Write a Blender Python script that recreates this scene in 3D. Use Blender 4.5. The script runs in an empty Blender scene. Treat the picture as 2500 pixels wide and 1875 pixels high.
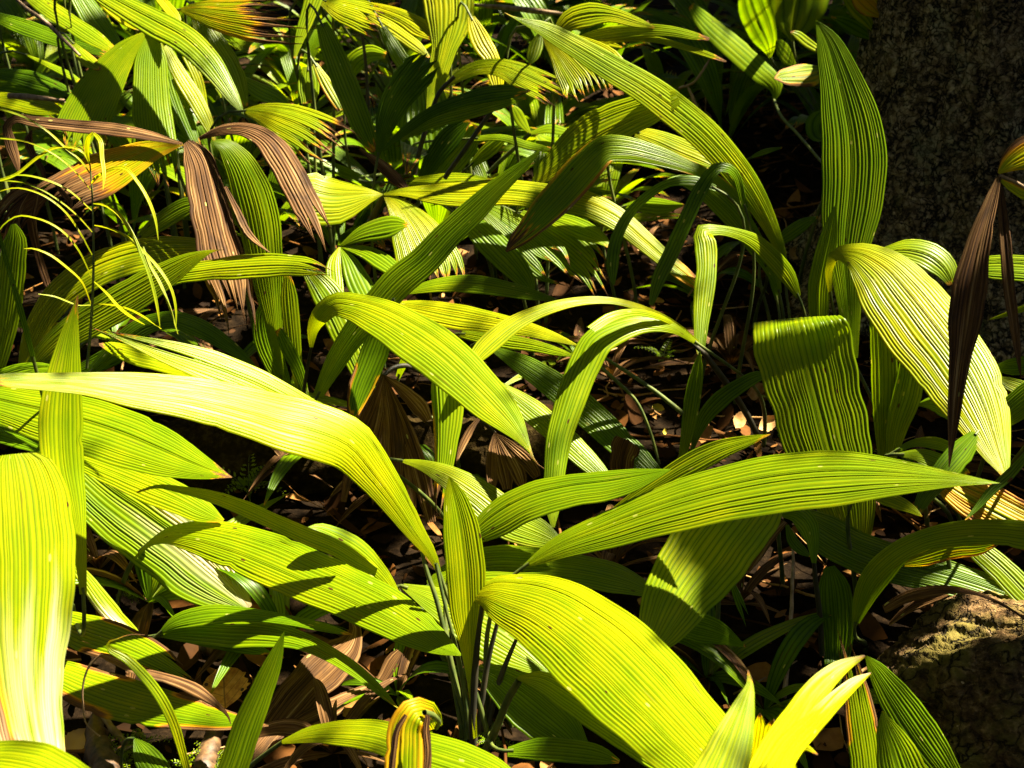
import bpy, math, random
import numpy as np
from mathutils import Vector, Matrix

# ------------------------------------------------------------------ camera, light, exposure
scene = bpy.context.scene
COL = scene.collection
PITCH = math.radians(-28.0)
CAM_H = 1.5
HFOV = math.radians(40.0)
FPX = 1250.0 / math.tan(HFOV / 2)            # focal length in photo pixels (2500 wide)

cd = bpy.data.cameras.new("camera")
cam = bpy.data.objects.new("camera", cd)
COL.objects.link(cam)
cam.location = (0, 0, CAM_H)
cam.rotation_euler = (math.pi / 2 + PITCH, 0, 0)
cd.sensor_width = 36.0
cd.angle = HFOV
cd.clip_start = 0.05
cd.clip_end = 200.0
cd.dof.use_dof = True
cd.dof.focus_distance = 2.35
cd.dof.aperture_fstop = 9.0
scene.camera = cam

SUN = Vector((0.48, 0.25, 0.84)).normalized()     # direction towards the sun
SUN_EL = math.asin(SUN.z)
SUN_AZ = math.atan2(SUN.x, SUN.y)

world = bpy.data.worlds.new("World")
scene.world = world
world.use_nodes = True
wn = world.node_tree
wn.nodes.clear()
sky = wn.nodes.new("ShaderNodeTexSky")
sky.sky_type = 'NISHITA'
sky.sun_disc = False
sky.sun_elevation = SUN_EL
sky.sun_rotation = SUN_AZ
bg = wn.nodes.new("ShaderNodeBackground")
bg.inputs[1].default_value = 0.05
wo = wn.nodes.new("ShaderNodeOutputWorld")
wn.links.new(sky.outputs[0], bg.inputs[0])
wn.links.new(bg.outputs[0], wo.inputs[0])

ld = bpy.data.lights.new("sun", 'SUN')
ld.energy = 5.0
ld.angle = math.radians(0.5)
ld.color = (1.0, 0.90, 0.68)
sun = bpy.data.objects.new("sun", ld)
COL.objects.link(sun)
sun.rotation_euler = SUN.to_track_quat('Z', 'Y').to_euler()

scene.view_settings.view_transform = 'Standard'
scene.view_settings.look = 'None'
scene.view_settings.gamma = 1.0
scene.view_settings.use_curve_mapping = False
scene.view_settings.exposure = 3.3
scene.render.engine = 'CYCLES'
scene.cycles.use_denoising = True
scene.cycles.max_bounces = 6
scene.cycles.transmission_bounces = 4
scene.cycles.diffuse_bounces = 3
scene.cycles.transparent_max_bounces = 4
scene.cycles.sample_clamp_indirect = 4.0

# ------------------------------------------------------------------ geometry helpers
RNG = np.random.default_rng(11)
CF = np.array((0, math.cos(PITCH), math.sin(PITCH)))
CR = np.array((1.0, 0, 0))
CU = np.array((0, -math.sin(PITCH), math.cos(PITCH)))
CP = np.array((0, 0, CAM_H))
TS = 900 / 2212.0
TILES = {'A': (0, 0), 'B': (800, 0), 'C': (1600, 0), 'D': (0, 600), 'E': (800, 600), 'F': (1600, 600),
         'G': (0, 1200), 'H': (800, 1200), 'I': (1600, 1200)}


def pix(tile, x, y):
    """A point noted on one of nine enlarged views -> photo pixels."""
    o = TILES[tile]
    return o[0] + x * TS, o[1] + y * TS


def slope(py):
    return -math.sin(PITCH) + (py - 937.5) / FPX * math.cos(PITCH)


def ground_depth(py):
    return CAM_H / np.maximum(slope(py), 0.02)


def world_at(px, py, d):
    px = np.asarray(px, float); py = np.asarray(py, float); d = np.asarray(d, float)
    return (CP + d[..., None] * CF + ((px - 1250) / FPX * d)[..., None] * CR
            - ((py - 937.5) / FPX * d)[..., None] * CU)


def on_ground(tile, x, y, z=0.0):
    px, py = pix(tile, x, y)
    d = (CAM_H - z) / slope(py)
    p = world_at(px, py, d)
    return np.array((p[0], p[1], z))


def smooth_curve(t, Y, ts):
    """Non-uniform Catmull-Rom through rows of Y at parameters t."""
    n = len(t)
    m = np.zeros_like(Y)
    for i in range(n):
        a, b = max(i - 1, 0), min(i + 1, n - 1)
        if 0 < i < n - 1:
            d0 = (Y[i] - Y[i - 1]) / (t[i] - t[i - 1]); d1 = (Y[i + 1] - Y[i]) / (t[i + 1] - t[i])
            h0, h1 = t[i] - t[i - 1], t[i + 1] - t[i]
            m[i] = (d0 * h1 + d1 * h0) / (h0 + h1)
        else:
            m[i] = (Y[b] - Y[a]) / max(t[b] - t[a], 1e-9)
    k = np.clip(np.searchsorted(t, ts, side='right') - 1, 0, n - 2)
    h = (t[k + 1] - t[k]); s = (ts - t[k]) / h
    s = s[:, None]; h = h[:, None]
    return ((2 * s**3 - 3 * s**2 + 1) * Y[k] + (s**3 - 2 * s**2 + s) * h * m[k]
            + (-2 * s**3 + 3 * s**2) * Y[k + 1] + (s**3 - s**2) * h * m[k + 1])


def unit(a):
    return a / np.maximum(np.linalg.norm(a, axis=-1, keepdims=True), 1e-9)


def sstep(a, b, x):
    t = np.clip((x - a) / (b - a + 1e-9), 0, 1)
    return t * t * (3 - 2 * t)


def new_mesh(name, V, F, mats, attrs=None, smooth=True):
    me = bpy.data.meshes.new(name)
    me.from_pydata(V, [], F)
    for m in mats:
        me.materials.append(m)
    if smooth:
        me.polygons.foreach_set('use_smooth', np.ones(len(me.polygons), bool))
    for k, v in (attrs or {}).items():
        v = np.asarray(v, np.float32)
        if v.ndim == 1:
            me.attributes.new(k, 'FLOAT', 'POINT').data.foreach_set('value', v)
        else:
            me.attributes.new(k, 'FLOAT_VECTOR', 'POINT').data.foreach_set('vector', v.ravel())
    me.update()
    return me


def link(name, me, parent=None):
    o = bpy.data.objects.new(name, me)
    COL.objects.link(o)
    if parent is not None:
        o.parent = parent
        o.matrix_parent_inverse = Matrix.Identity(4)
        # mesh data is built in world space: bring it into the parent's space
        off = world_loc(parent)
        if me is not None:
            me.transform(Matrix.Translation(-Vector(off)))
    return o


def world_loc(o):
    v = Vector((0, 0, 0))
    while o is not None:
        v += o.location
        o = o.parent
    return v


def tag(o, label=None, cat=None, group=None, kind=None):
    if label: o['label'] = label
    if cat: o['category'] = cat
    if group: o['group'] = group
    if kind: o['kind'] = kind
    return o


def empty(name, loc, label, cat, group=None):
    o = bpy.data.objects.new(name, None)
    COL.objects.link(o)
    o.empty_display_size = 0.05
    o.location = [float(v) for v in loc]
    return tag(o, label, cat, group)


# ------------------------------------------------------------------ materials
def node_mat(name):
    m = bpy.data.materials.new(name)
    m.use_nodes = True
    nt = m.node_tree
    nt.nodes.clear()
    return m, nt, nt.nodes, nt.links


class NB:
    """small node builder"""
    def __init__(s, nt): s.nt = nt
    def n(s, t, **kw):
        o = s.nt.nodes.new(t)
        for k, v in kw.items(): setattr(o, k, v)
        return o
    def put(s, sock, v):
        if hasattr(v, 'is_output') or hasattr(v, 'links'): s.nt.links.new(v, sock)
        else: sock.default_value = v
    def math(s, op, a, b=0.0, c=0.0, clamp=False):
        o = s.n('ShaderNodeMath', operation=op, use_clamp=clamp)
        s.put(o.inputs[0], a); s.put(o.inputs[1], b); s.put(o.inputs[2], c)
        return o.outputs[0]
    def attr(s, name, out='Fac'):
        return s.n('ShaderNodeAttribute', attribute_name=name).outputs[out]
    def noise(s, vec, scale, detail=3, rough=0.55):
        o = s.n('ShaderNodeTexNoise')
        if vec is not None: s.put(o.inputs['Vector'], vec)
        o.inputs['Scale'].default_value = scale; o.inputs['Detail'].default_value = detail
        o.inputs['Roughness'].default_value = rough
        return o.outputs[0]
    def mapv(s, vec, scale):
        o = s.n('ShaderNodeMapping'); s.put(o.inputs[0], vec); o.inputs['Scale'].default_value = scale
        return o.outputs[0]
    def ramp(s, fac, stops, interp='LINEAR'):
        o = s.n('ShaderNodeValToRGB'); s.put(o.inputs[0], fac)
        r = o.color_ramp; r.interpolation = interp
        while len(r.elements) < len(stops): r.elements.new(0.5)
        for e, (p, c) in zip(r.elements, stops):
            e.position = p; e.color = (*c, 1) if len(c) == 3 else c
        return o.outputs[0]
    def mix(s, fac, a, b, mode='MIX'):
        o = s.n('ShaderNodeMix', data_type='RGBA', blend_type=mode)
        s.put(o.inputs[0], fac); s.put(o.inputs[6], a); s.put(o.inputs[7], b)
        return o.outputs[2]
    def rng(s, v, a, b, c, d):
        o = s.n('ShaderNodeMapRange'); s.put(o.inputs[0], v)
        for i, x in enumerate((a, b, c, d)): o.inputs[i + 1].default_value = x
        return o.outputs[0]


def leaf_material():
    m, nt, N, L = node_mat("leaf_blade")
    b = NB(nt)
    uv = b.attr('lm', 'Vector')                       # metres across / along the blade
    wear, tone, rib = b.attr('wear'), b.attr('tone'), b.attr('rib')
    streak = b.noise(b.mapv(uv, (60, 4, 1)), 1.0, 4, 0.6)
    fine = b.noise(b.mapv(uv, (420, 6, 1)), 1.0, 2, 0.5)
    blot = b.noise(b.mapv(uv, (14, 9, 1)), 1.0, 4, 0.6)
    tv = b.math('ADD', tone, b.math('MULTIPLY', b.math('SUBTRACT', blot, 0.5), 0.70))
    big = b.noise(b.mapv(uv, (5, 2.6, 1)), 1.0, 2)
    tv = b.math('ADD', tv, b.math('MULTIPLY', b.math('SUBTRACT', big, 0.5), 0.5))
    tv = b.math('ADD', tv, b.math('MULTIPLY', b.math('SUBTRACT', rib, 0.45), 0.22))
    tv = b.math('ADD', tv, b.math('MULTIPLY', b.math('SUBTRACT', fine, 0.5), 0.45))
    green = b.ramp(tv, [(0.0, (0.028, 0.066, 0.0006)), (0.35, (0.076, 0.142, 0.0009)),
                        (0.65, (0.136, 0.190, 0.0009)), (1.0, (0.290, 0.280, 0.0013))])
    w = b.math('ADD', wear, b.math('MULTIPLY', b.math('SUBTRACT', streak, 0.5), 0.75))
    w = b.math('ADD', w, b.math('MULTIPLY', b.math('SUBTRACT', blot, 0.5), 0.35))
    # small insect specks and spots, paler or browner than the blade
    vo = b.n('ShaderNodeTexVoronoi'); b.put(vo.inputs['Vector'], b.mapv(uv, (70, 26, 1))); vo.inputs['Scale'].default_value = 1.0
    sp = b.math('LESS_THAN', vo.outputs['Distance'], 0.13)
    sel = b.n('ShaderNodeSeparateColor'); b.put(sel.inputs[0], vo.outputs['Color'])
    pale = b.math('MULTIPLY', sp, b.math('GREATER_THAN', sel.outputs[0], 0.80))
    brn = b.math('MULTIPLY', sp, b.math('LESS_THAN', sel.outputs[0], 0.09))
    dead = b.ramp(b.math('ADD', b.math('MULTIPLY', streak, 0.5), b.math('MULTIPLY', fine, 0.5)),
                  [(0.33, (0.010, 0.004, 0.001)), (0.45, (0.045, 0.019, 0.005)), (0.55, (0.110, 0.054, 0.016)), (0.66, (0.25, 0.155, 0.065))])
    dead = b.mix(b.rng(blot, 0.55, 0.68, 0, 0.7), dead, (0.022, 0.012, 0.007, 1))
    c = b.mix(b.rng(w, 0.38, 0.52, 0, 1), green, (0.42, 0.225, 0.004, 1))
    c = b.mix(b.rng(w, 0.54, 0.66, 0, 1), c, (0.17, 0.062, 0.010, 1))
    c = b.mix(b.rng(w, 0.66, 0.76, 0, 1), c, dead)
    c = b.mix(b.math('MULTIPLY', pale, 0.6), c, (0.42, 0.40, 0.10, 1))
    c = b.mix(brn, c, (0.05, 0.022, 0.006, 1))
    # bleached tissue and painted white gloss between the ribs, and long scars along them
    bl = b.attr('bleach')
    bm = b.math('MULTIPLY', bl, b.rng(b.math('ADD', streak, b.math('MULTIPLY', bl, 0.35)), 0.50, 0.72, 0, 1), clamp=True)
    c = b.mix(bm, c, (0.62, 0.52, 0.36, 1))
    scar = b.noise(b.mapv(uv, (170, 7, 1)), 1.0, 2, 0.5)
    scar2 = b.noise(b.mapv(uv, (16, 5, 1)), 1.0, 2, 0.5)
    sm = b.math('MULTIPLY', b.rng(scar, 0.66, 0.70, 0, 1), b.rng(scar2, 0.52, 0.60, 0, 1))
    c = b.mix(b.math('MULTIPLY', sm, 0.5), c, (0.10, 0.055, 0.012, 1))
    # fine dark veins along the valley of every pleat
    vein = b.rng(rib, 0.0, 0.30, 0.50, 1.0)
    c = b.mix(1.0, c, vein, 'MULTIPLY')
    P = b.n('ShaderNodeBsdfPrincipled')
    b.put(P.inputs['Base Color'], c)
    b.put(P.inputs['Roughness'], b.rng(w, 0.4, 0.8, 0.33, 0.75))
    P.inputs['Specular IOR Level'].default_value = 0.12
    bump = b.n('ShaderNodeBump'); bump.inputs['Strength'].default_value = 0.35; bump.inputs['Distance'].default_value = 0.0012
    b.put(bump.inputs['Height'], b.math('ADD', fine, b.math('MULTIPLY', streak, 0.6)))
    b.put(P.inputs['Normal'], bump.outputs[0])
    T = b.n('ShaderNodeBsdfTranslucent')
    tc = b.mix(1.0, c, (1.85, 1.68, 0.4, 1), 'MULTIPLY')
    b.put(T.inputs[0], tc)
    M = b.n('ShaderNodeMixShader')
    b.put(M.inputs[0], b.rng(w, 0.5, 0.75, 0.46, 0.15))
    b.put(M.inputs[1], P.outputs[0]); b.put(M.inputs[2], T.outputs[0])
    O = b.n('ShaderNodeOutputMaterial')
    b.put(O.inputs[0], M.outputs[0])
    return m


def stem_material(name, c1, c2):
    m, nt, N, L = node_mat(name)
    b = NB(nt)
    tc = b.n('ShaderNodeTexCoord').outputs['Object']
    n = b.noise(b.mapv(tc, (90, 90, 40) if 'bark' in name else (60, 60, 14)), 1.0, 6)
    P = b.n('ShaderNodeBsdfPrincipled')
    b.put(P.inputs['Base Color'], b.ramp(n, [(0.35, c1), (0.68, c2)]))
    P.inputs['Roughness'].default_value = 0.55
    P.inputs['Specular IOR Level'].default_value = 0.3
    bu = b.n('ShaderNodeBump'); bu.inputs['Strength'].default_value = 0.4; bu.inputs['Distance'].default_value = 0.002
    b.put(bu.inputs['Height'], n); b.put(P.inputs['Normal'], bu.outputs[0])
    O = b.n('ShaderNodeOutputMaterial'); b.put(O.inputs[0], P.outputs[0])
    return m


def soil_material(name, dark, mid, light, scale):
    m, nt, N, L = node_mat(name)
    b = NB(nt)
    tc = b.n('ShaderNodeTexCoord').outputs['Object']
    big = b.noise(tc, 3.0 * scale, 5, 0.6)
    n = b.noise(tc, 38 * scale, 6, 0.68)
    P = b.n('ShaderNodeBsdfPrincipled')
    f = b.math('ADD', b.math('MULTIPLY', n, 0.7), b.math('MULTIPLY', big, 0.3))
    b.put(P.inputs['Base Color'], b.ramp(f, [(0.36, dark), (0.52, mid), (0.72, light)]))
    P.inputs['Roughness'].default_value = 0.9
    P.inputs['Specular IOR Level'].default_value = 0.02
    bu = b.n('ShaderNodeBump'); bu.inputs['Strength'].default_value = 0.9; bu.inputs['Distance'].default_value = 0.012
    b.put(bu.inputs['Height'], n); b.put(P.inputs['Normal'], bu.outputs[0])
    O = b.n('ShaderNodeOutputMaterial'); b.put(O.inputs[0], P.outputs[0])
    return m


def bark_material():
    m, nt, N, L = node_mat("trunk_bark")
    b = NB(nt)
    tc = b.n('ShaderNodeTexCoord').outputs['Object']
    warp = b.noise(tc, 22, 3)
    vo = b.n('ShaderNodeTexVoronoi', feature='DISTANCE_TO_EDGE')
    mv = b.n('ShaderNodeMix', data_type='VECTOR'); mv.inputs[0].default_value = 0.09
    nz = b.n('ShaderNodeTexNoise'); b.put(nz.inputs['Vector'], tc); nz.inputs['Scale'].default_value = 26; nz.inputs['Detail'].default_value = 6
    b.put(mv.inputs[4], tc); b.put(mv.inputs[5], nz.outputs['Color'])
    b.put(vo.inputs['Vector'], b.mapv(mv.outputs[1], (1, 1, 0.75))); vo.inputs['Scale'].default_value = 56
    n = b.noise(tc, 48, 8, 0.75)
    mid = b.noise(tc, 17, 6, 0.75)
    crack = b.rng(b.math('ADD', vo.outputs['Distance'], b.math('MULTIPLY', b.math('SUBTRACT', mid, 0.5), 0.60)), 0.0, 0.20, 0, 1)
    lich = b.noise(tc, 8, 7, 0.75)
    c = b.ramp(n, [(0.36, (0.07, 0.045, 0.021)), (0.50, (0.28, 0.195, 0.105)), (0.64, (0.60, 0.46, 0.28))])
    c = b.mix(b.rng(lich, 0.54, 0.66, 0, 0.75), c, (0.34, 0.33, 0.20, 1))
    c = b.mix(b.rng(b.noise(tc, 20, 4), 0.60, 0.70, 0, 0.6), c, (0.06, 0.085, 0.02, 1))
    c = b.mix(b.math('SUBTRACT', 1.0, crack), c, (0.006, 0.004, 0.002, 1))
    P = b.n('ShaderNodeBsdfPrincipled')
    b.put(P.inputs['Base Color'], c)
    P.inputs['Roughness'].default_value = 0.92; P.inputs['Specular IOR Level'].default_value = 0.15
    bu = b.n('ShaderNodeBump'); bu.inputs['Strength'].default_value = 1.0; bu.inputs['Distance'].default_value = 0.02
    b.put(bu.inputs['Height'], b.math('ADD', b.math('MULTIPLY', crack, 0.6), n)); b.put(P.inputs['Normal'], bu.outputs[0])
    O = b.n('ShaderNodeOutputMaterial'); b.put(O.inputs[0], P.outputs[0])
    return m


def rock_material():
    m, nt, N, L = node_mat("cracked_earth")
    b = NB(nt)
    tc = b.n('ShaderNodeTexCoord').outputs['Object']
    nz = b.n('ShaderNodeTexNoise'); b.put(nz.inputs['Vector'], tc); nz.inputs['Scale'].default_value = 16; nz.inputs['Detail'].default_value = 5
    mv = b.n('ShaderNodeMix', data_type='VECTOR'); mv.inputs[0].default_value = 0.16
    b.put(mv.inputs[4], tc); b.put(mv.inputs[5], nz.outputs['Color'])
    vo = b.n('ShaderNodeTexVoronoi', feature='DISTANCE_TO_EDGE'); b.put(vo.inputs['Vector'], mv.outputs[1]); vo.inputs['Scale'].default_value = 20
    crack = b.rng(vo.outputs['Distance'], 0.0, 0.07, 0, 1)
    n = b.noise(tc, 70, 6, 0.7)
    moss = b.noise(tc, 11, 4, 0.6)
    c = b.ramp(n, [(0.34, (0.018, 0.010, 0.004)), (0.52, (0.085, 0.048, 0.018)), (0.70, (0.23, 0.145, 0.065))])
    c = b.mix(b.rng(moss, 0.46, 0.62, 0, 0.75), c, (0.12, 0.10, 0.020, 1))
    sp = b.noise(tc, 45, 2); c = b.mix(b.math('GREATER_THAN', sp, 0.71), c, (0.30, 0.21, 0.11, 1))
    c = b.mix(b.math('MULTIPLY', b.math('SUBTRACT', 1.0, crack), b.rng(moss, 0.40, 0.55, 0, 1)), c, (0.012, 0.007, 0.003, 1))
    P = b.n('ShaderNodeBsdfPrincipled'); b.put(P.inputs['Base Color'], c)
    P.inputs['Roughness'].default_value = 0.95; P.inputs['Specular IOR Level'].default_value = 0.1
    bu = b.n('ShaderNodeBump'); bu.inputs['Strength'].default_value = 1.0; bu.inputs['Distance'].default_value = 0.012
    b.put(bu.inputs['Height'], b.math('ADD', b.math('MULTIPLY', crack, 0.8), n)); b.put(P.inputs['Normal'], bu.outputs[0])
    O = b.n('ShaderNodeOutputMaterial'); b.put(O.inputs[0], P.outputs[0])
    return m


def litter_material():
    m, nt, N, L = node_mat("fallen_leaf")
    b = NB(nt)
    hue = b.attr('hue')
    tc = b.n('ShaderNodeTexCoord').outputs['Object']
    n = b.noise(tc, 60, 4, 0.6)
    f = b.math('ADD', hue, b.math('MULTIPLY', b.math('SUBTRACT', n, 0.5), 0.35))
    c = b.ramp(f, [(0.0, (0.008, 0.0034, 0.001)), (0.35, (0.030, 0.012, 0.003)), (0.6, (0.080, 0.031, 0.007)),
                   (0.8, (0.17, 0.078, 0.020)), (0.97, (0.38, 0.235, 0.10))])
    P = b.n('ShaderNodeBsdfPrincipled'); b.put(P.inputs['Base Color'], c)
    P.inputs['Roughness'].default_value = 0.7; P.inputs['Specular IOR Level'].default_value = 0.03
    O = b.n('ShaderNodeOutputMaterial'); b.put(O.inputs[0], P.outputs[0])
    return m


def orange_leaf_material():
    m, nt, N, L = node_mat("orange_leaf")
    b = NB(nt)
    uv = b.attr('lm', 'Vector')
    n = b.noise(b.mapv(uv, (60, 60, 1)), 1.0, 4, 0.6)
    c = b.ramp(n, [(0.35, (0.40, 0.13, 0.012)), (0.55, (0.66, 0.29, 0.035)), (0.75, (0.72, 0.38, 0.08))])
    sep = b.n('ShaderNodeSeparateXYZ'); b.put(sep.inputs[0], uv)
    # a midrib and slanting side veins
    ax = b.math('ABSOLUTE', sep.outputs[0])
    mid = b.math('LESS_THAN', ax, 0.0012)
    v = b.math('FRACT', b.math('MULTIPLY', b.math('SUBTRACT', sep.outputs[1], b.math('MULTIPLY', ax, 0.8)), 55.0))
    side = b.math('LESS_THAN', v, 0.07)
    c = b.mix(b.math('MULTIPLY', b.math('MAXIMUM', mid, side), 0.7), c, (0.10, 0.035, 0.008, 1))
    vo = b.n('ShaderNodeTexVoronoi'); b.put(vo.inputs['Vector'], uv); vo.inputs['Scale'].default_value = 70
    sel = b.n('ShaderNodeSeparateColor'); b.put(sel.inputs[0], vo.outputs['Color'])
    sp = b.math('MULTIPLY', b.math('LESS_THAN', vo.outputs['Distance'], 0.22), b.math('GREATER_THAN', sel.outputs[0], 0.8))
    c = b.mix(sp, c, (0.05, 0.016, 0.005, 1))
    P = b.n('ShaderNodeBsdfPrincipled'); b.put(P.inputs['Base Color'], c)
    P.inputs['Roughness'].default_value = 0.6
    T = b.n('ShaderNodeBsdfTranslucent'); b.put(T.inputs[0], c)
    M = b.n('ShaderNodeMixShader'); M.inputs[0].default_value = 0.3
    b.put(M.inputs[1], P.outputs[0]); b.put(M.inputs[2], T.outputs[0])
    O = b.n('ShaderNodeOutputMaterial'); b.put(O.inputs[0], M.outputs[0])
    return m


M_LEAF = leaf_material()
M_STEM = stem_material("green_stem", (0.020, 0.035, 0.006), (0.075, 0.090, 0.012))
M_DARK = stem_material("dark_stem", (0.010, 0.010, 0.006), (0.035, 0.028, 0.014))
M_DRY = stem_material("dry_stem", (0.10, 0.060, 0.030), (0.27, 0.18, 0.10))
M_BARKSTICK = stem_material("stick_bark", (0.012, 0.006, 0.0025), (0.095, 0.050, 0.020))
M_SOIL = soil_material("forest_soil", (0.002, 0.0012, 0.0006), (0.007, 0.0042, 0.0020), (0.028, 0.016, 0.007), 1.0)
M_BARK = bark_material()
M_ROCK = rock_material()
M_LITTER = litter_material()
M_ORANGE = orange_leaf_material()
def crown_material():
    m, nt, N, L = node_mat("crown_leaf")
    b = NB(nt)
    tc = b.n('ShaderNodeTexCoord').outputs['Object']
    P = b.n('ShaderNodeBsdfPrincipled')
    b.put(P.inputs['Base Color'], b.ramp(b.noise(tc, 3.0, 3), [(0.3, (0.018, 0.036, 0.006)), (0.7, (0.050, 0.075, 0.012))]))
    P.inputs['Roughness'].default_value = 0.6
    O = b.n('ShaderNodeOutputMaterial'); b.put(O.inputs[0], P.outputs[0])
    return m


M_CROWN = crown_material()
M_YELLOW = stem_material("yellow_leaf", (0.30, 0.24, 0.02), (0.50, 0.42, 0.05))


# ------------------------------------------------------------------ leaf blades
def blade_arrays(P, B, W, np_=10, cup=-0.10, vee=0.0, rag=0, rs=0.8, jag=0.25, wear=0.0, tipw=0.35, tlen=0.10,
                 edgew=0.10, side=0.0, tone=0.5, pleat=0.17, wob=0.007, rng=None, curl=0.0, bleach=0.0):
    """P centre points, B unit across vectors, W full widths (metres) -> vertex arrays of a pleated blade.
    rag: number of fingers the end is split into, from fraction rs on."""
    rng = rng or RNG
    n = len(P)
    T = unit(np.gradient(P, axis=0))
    Nn = unit(np.cross(T, B))
    seg = np.r_[0, np.cumsum(np.linalg.norm(np.diff(P, axis=0), axis=1))]
    tl = seg[-1]
    t = seg / max(tl, 1e-6)
    nf = max(1, rag)
    npf = max(1, int(round(np_ / nf)))
    ncol = 4 * npf + 1
    Vs, Fs, wearA, ribA, lmA, toneA, blA = [], [], [], [], [], [], []
    tone = tone + rng.normal(0, 0.05)
    jit = rng.uniform(-.07, .05, 400)
    base = 0
    off = rng.random(2) * 7
    Wmax = max(W.max(), 1e-4)
    ph = rng.random(4) * 6.28
    nicks = [(rng.choice((-1, 1)), rng.uniform(.15, .98), rng.uniform(.02, .11)) for _ in range(rng.integers(0, 5))]
    edge_w = 1 + wob * 2.2 * np.sin(t * 17 + ph[0]) + wob * 1.6 * np.sin(t * 41 + ph[1])
    for f in range(nf):
        u = np.linspace(-1 + 2 * f / nf, -1 + 2 * (f + 1) / nf, ncol)
        uc = -1 + 2 * (f + 0.5) / nf
        u = u + (0.045 * np.sin(u * 7.3 + ph[0]) + 0.02 * np.sin(u * 19 + ph[1])) * (1 - u * u) * (nf == 1)
        pv = np.repeat(rng.uniform(0.35, 1.25, npf + 1), 4)[:ncol]
        endf = 1.0 - (rng.random() * jag if nf > 1 else 0.0)
        tt = t * endf                                   # this finger ends early
        Pf = np.stack([np.interp(tt, t, P[:, k]) for k in range(3)], 1)
        Bf = unit(np.stack([np.interp(tt, t, B[:, k]) for k in range(3)], 1))
        Nf = unit(np.stack([np.interp(tt, t, Nn[:, k]) for k in range(3)], 1))
        Wf = np.interp(tt, t, W * edge_w)
        if nf > 1:
            loc = np.clip((tt / endf - rs) / (1 - rs), 0, 1)
            con = 1 - loc ** 1.05 * 0.95
        else:
            loc = np.zeros(n); con = np.ones(n)
        U = uc + (u[None, :] - uc) * con[:, None]
        if nf > 1:
            U = U + (loc ** 1.6 * rng.normal(0, 0.9 / nf))[:, None]
        for sg, tc_, am in nicks:
            hit = (np.sign(u) == sg) & (np.abs(u) > 0.72)
            U[:, hit] *= (1 - am * np.exp(-((tt - tc_) / 0.012) ** 2))[:, None]
        phase = np.arange(ncol) % 4
        zig = np.array([0, 0.5, 1.0, 0.5])[phase] - 0.5
        ribv = np.array([0, 0.5, 1.0, 0.5])[phase]
        pw = Wf / (npf * nf)
        amp = pleat * pw
        irr = pv * (1 + 0.3 * np.sin(u * 23 + ph[2]))
        h = zig[None, :] * amp[:, None] * irr[None, :] * 2
        h = h + (cup * U ** 2 + vee * np.abs(U)) * Wf[:, None] * 0.5
        h = h + wob * Wmax * np.sin(t * 9 + ph[3])[:, None] * U * 1.5
        h = h + (loc ** 1.5 * rng.normal(-curl, 0.6 * curl + 0.01) * Wmax)[:, None]
        half = (Wf * 0.5)[:, None]
        X = Pf[:, None, :] + (U * half)[..., None] * Bf[:, None, :] + h[..., None] * Nf[:, None, :]
        idx = base + np.arange(n * ncol).reshape(n, ncol)
        q = np.stack([idx[:-1, :-1], idx[:-1, 1:], idx[1:, 1:], idx[1:, :-1]], -1).reshape(-1, 4)
        Vs.append(X.reshape(-1, 3)); Fs.append(q)
        te = (tt / endf)[:, None] + 0 * U
        au = np.abs(u)[None, :]
        wv = wear + tipw * 2.0 * sstep(1 - tlen - 0.02, 1.0, te + jit[(f * npf + np.arange(ncol) // 4) % 400][None, :] * min(1.0, tlen * 8)) \
            + edgew * sstep(0.62 if edgew < .5 else 0.40, 1.0, au + 1.6 * jit[(f * npf + np.arange(ncol) // 4) % 400][None, :]) * sstep(0.1, 0.5, te + 0.3 * np.sin(te * 11 + ph[1]))
        if side:
            wv = wv + abs(side) * sstep(0.1, 0.95, np.sign(side) * u[None, :] + 0.5 * (te - 0.6))
        wv = wv + loc[:, None] * 0.35 * (tipw > 0)
        wearA.append(wv.ravel()); ribA.append((ribv[None, :] + 0 * U).ravel())
        toneA.append((tone + 0.10 * (0.5 - te) + 0 * U).ravel())
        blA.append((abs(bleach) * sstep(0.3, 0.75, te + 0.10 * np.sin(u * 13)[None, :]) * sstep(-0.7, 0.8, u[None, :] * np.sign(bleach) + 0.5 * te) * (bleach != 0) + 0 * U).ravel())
        lm = np.stack([u[None, :] * Wmax * 0.5 + off[0] + 0 * U, te * tl + off[1], 0 * U], -1)
        lmA.append(lm.reshape(-1, 3))
        base += n * ncol
    return (np.concatenate(Vs), np.concatenate(Fs),
            {'wear': np.concatenate(wearA), 'rib': np.concatenate(ribA), 'tone': np.concatenate(toneA), 'lm': np.concatenate(lmA),
             'bleach': np.concatenate(blA)})


def join_arrays(parts):
    V, F, A, o = [], [], {}, 0
    for v, f, a in parts:
        V.append(v); F.append(f + o); o += len(v)
        for k, x in a.items(): A.setdefault(k, []).append(x)
    return np.concatenate(V), np.concatenate(F), {k: np.concatenate(x) for k, x in A.items()}


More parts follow.
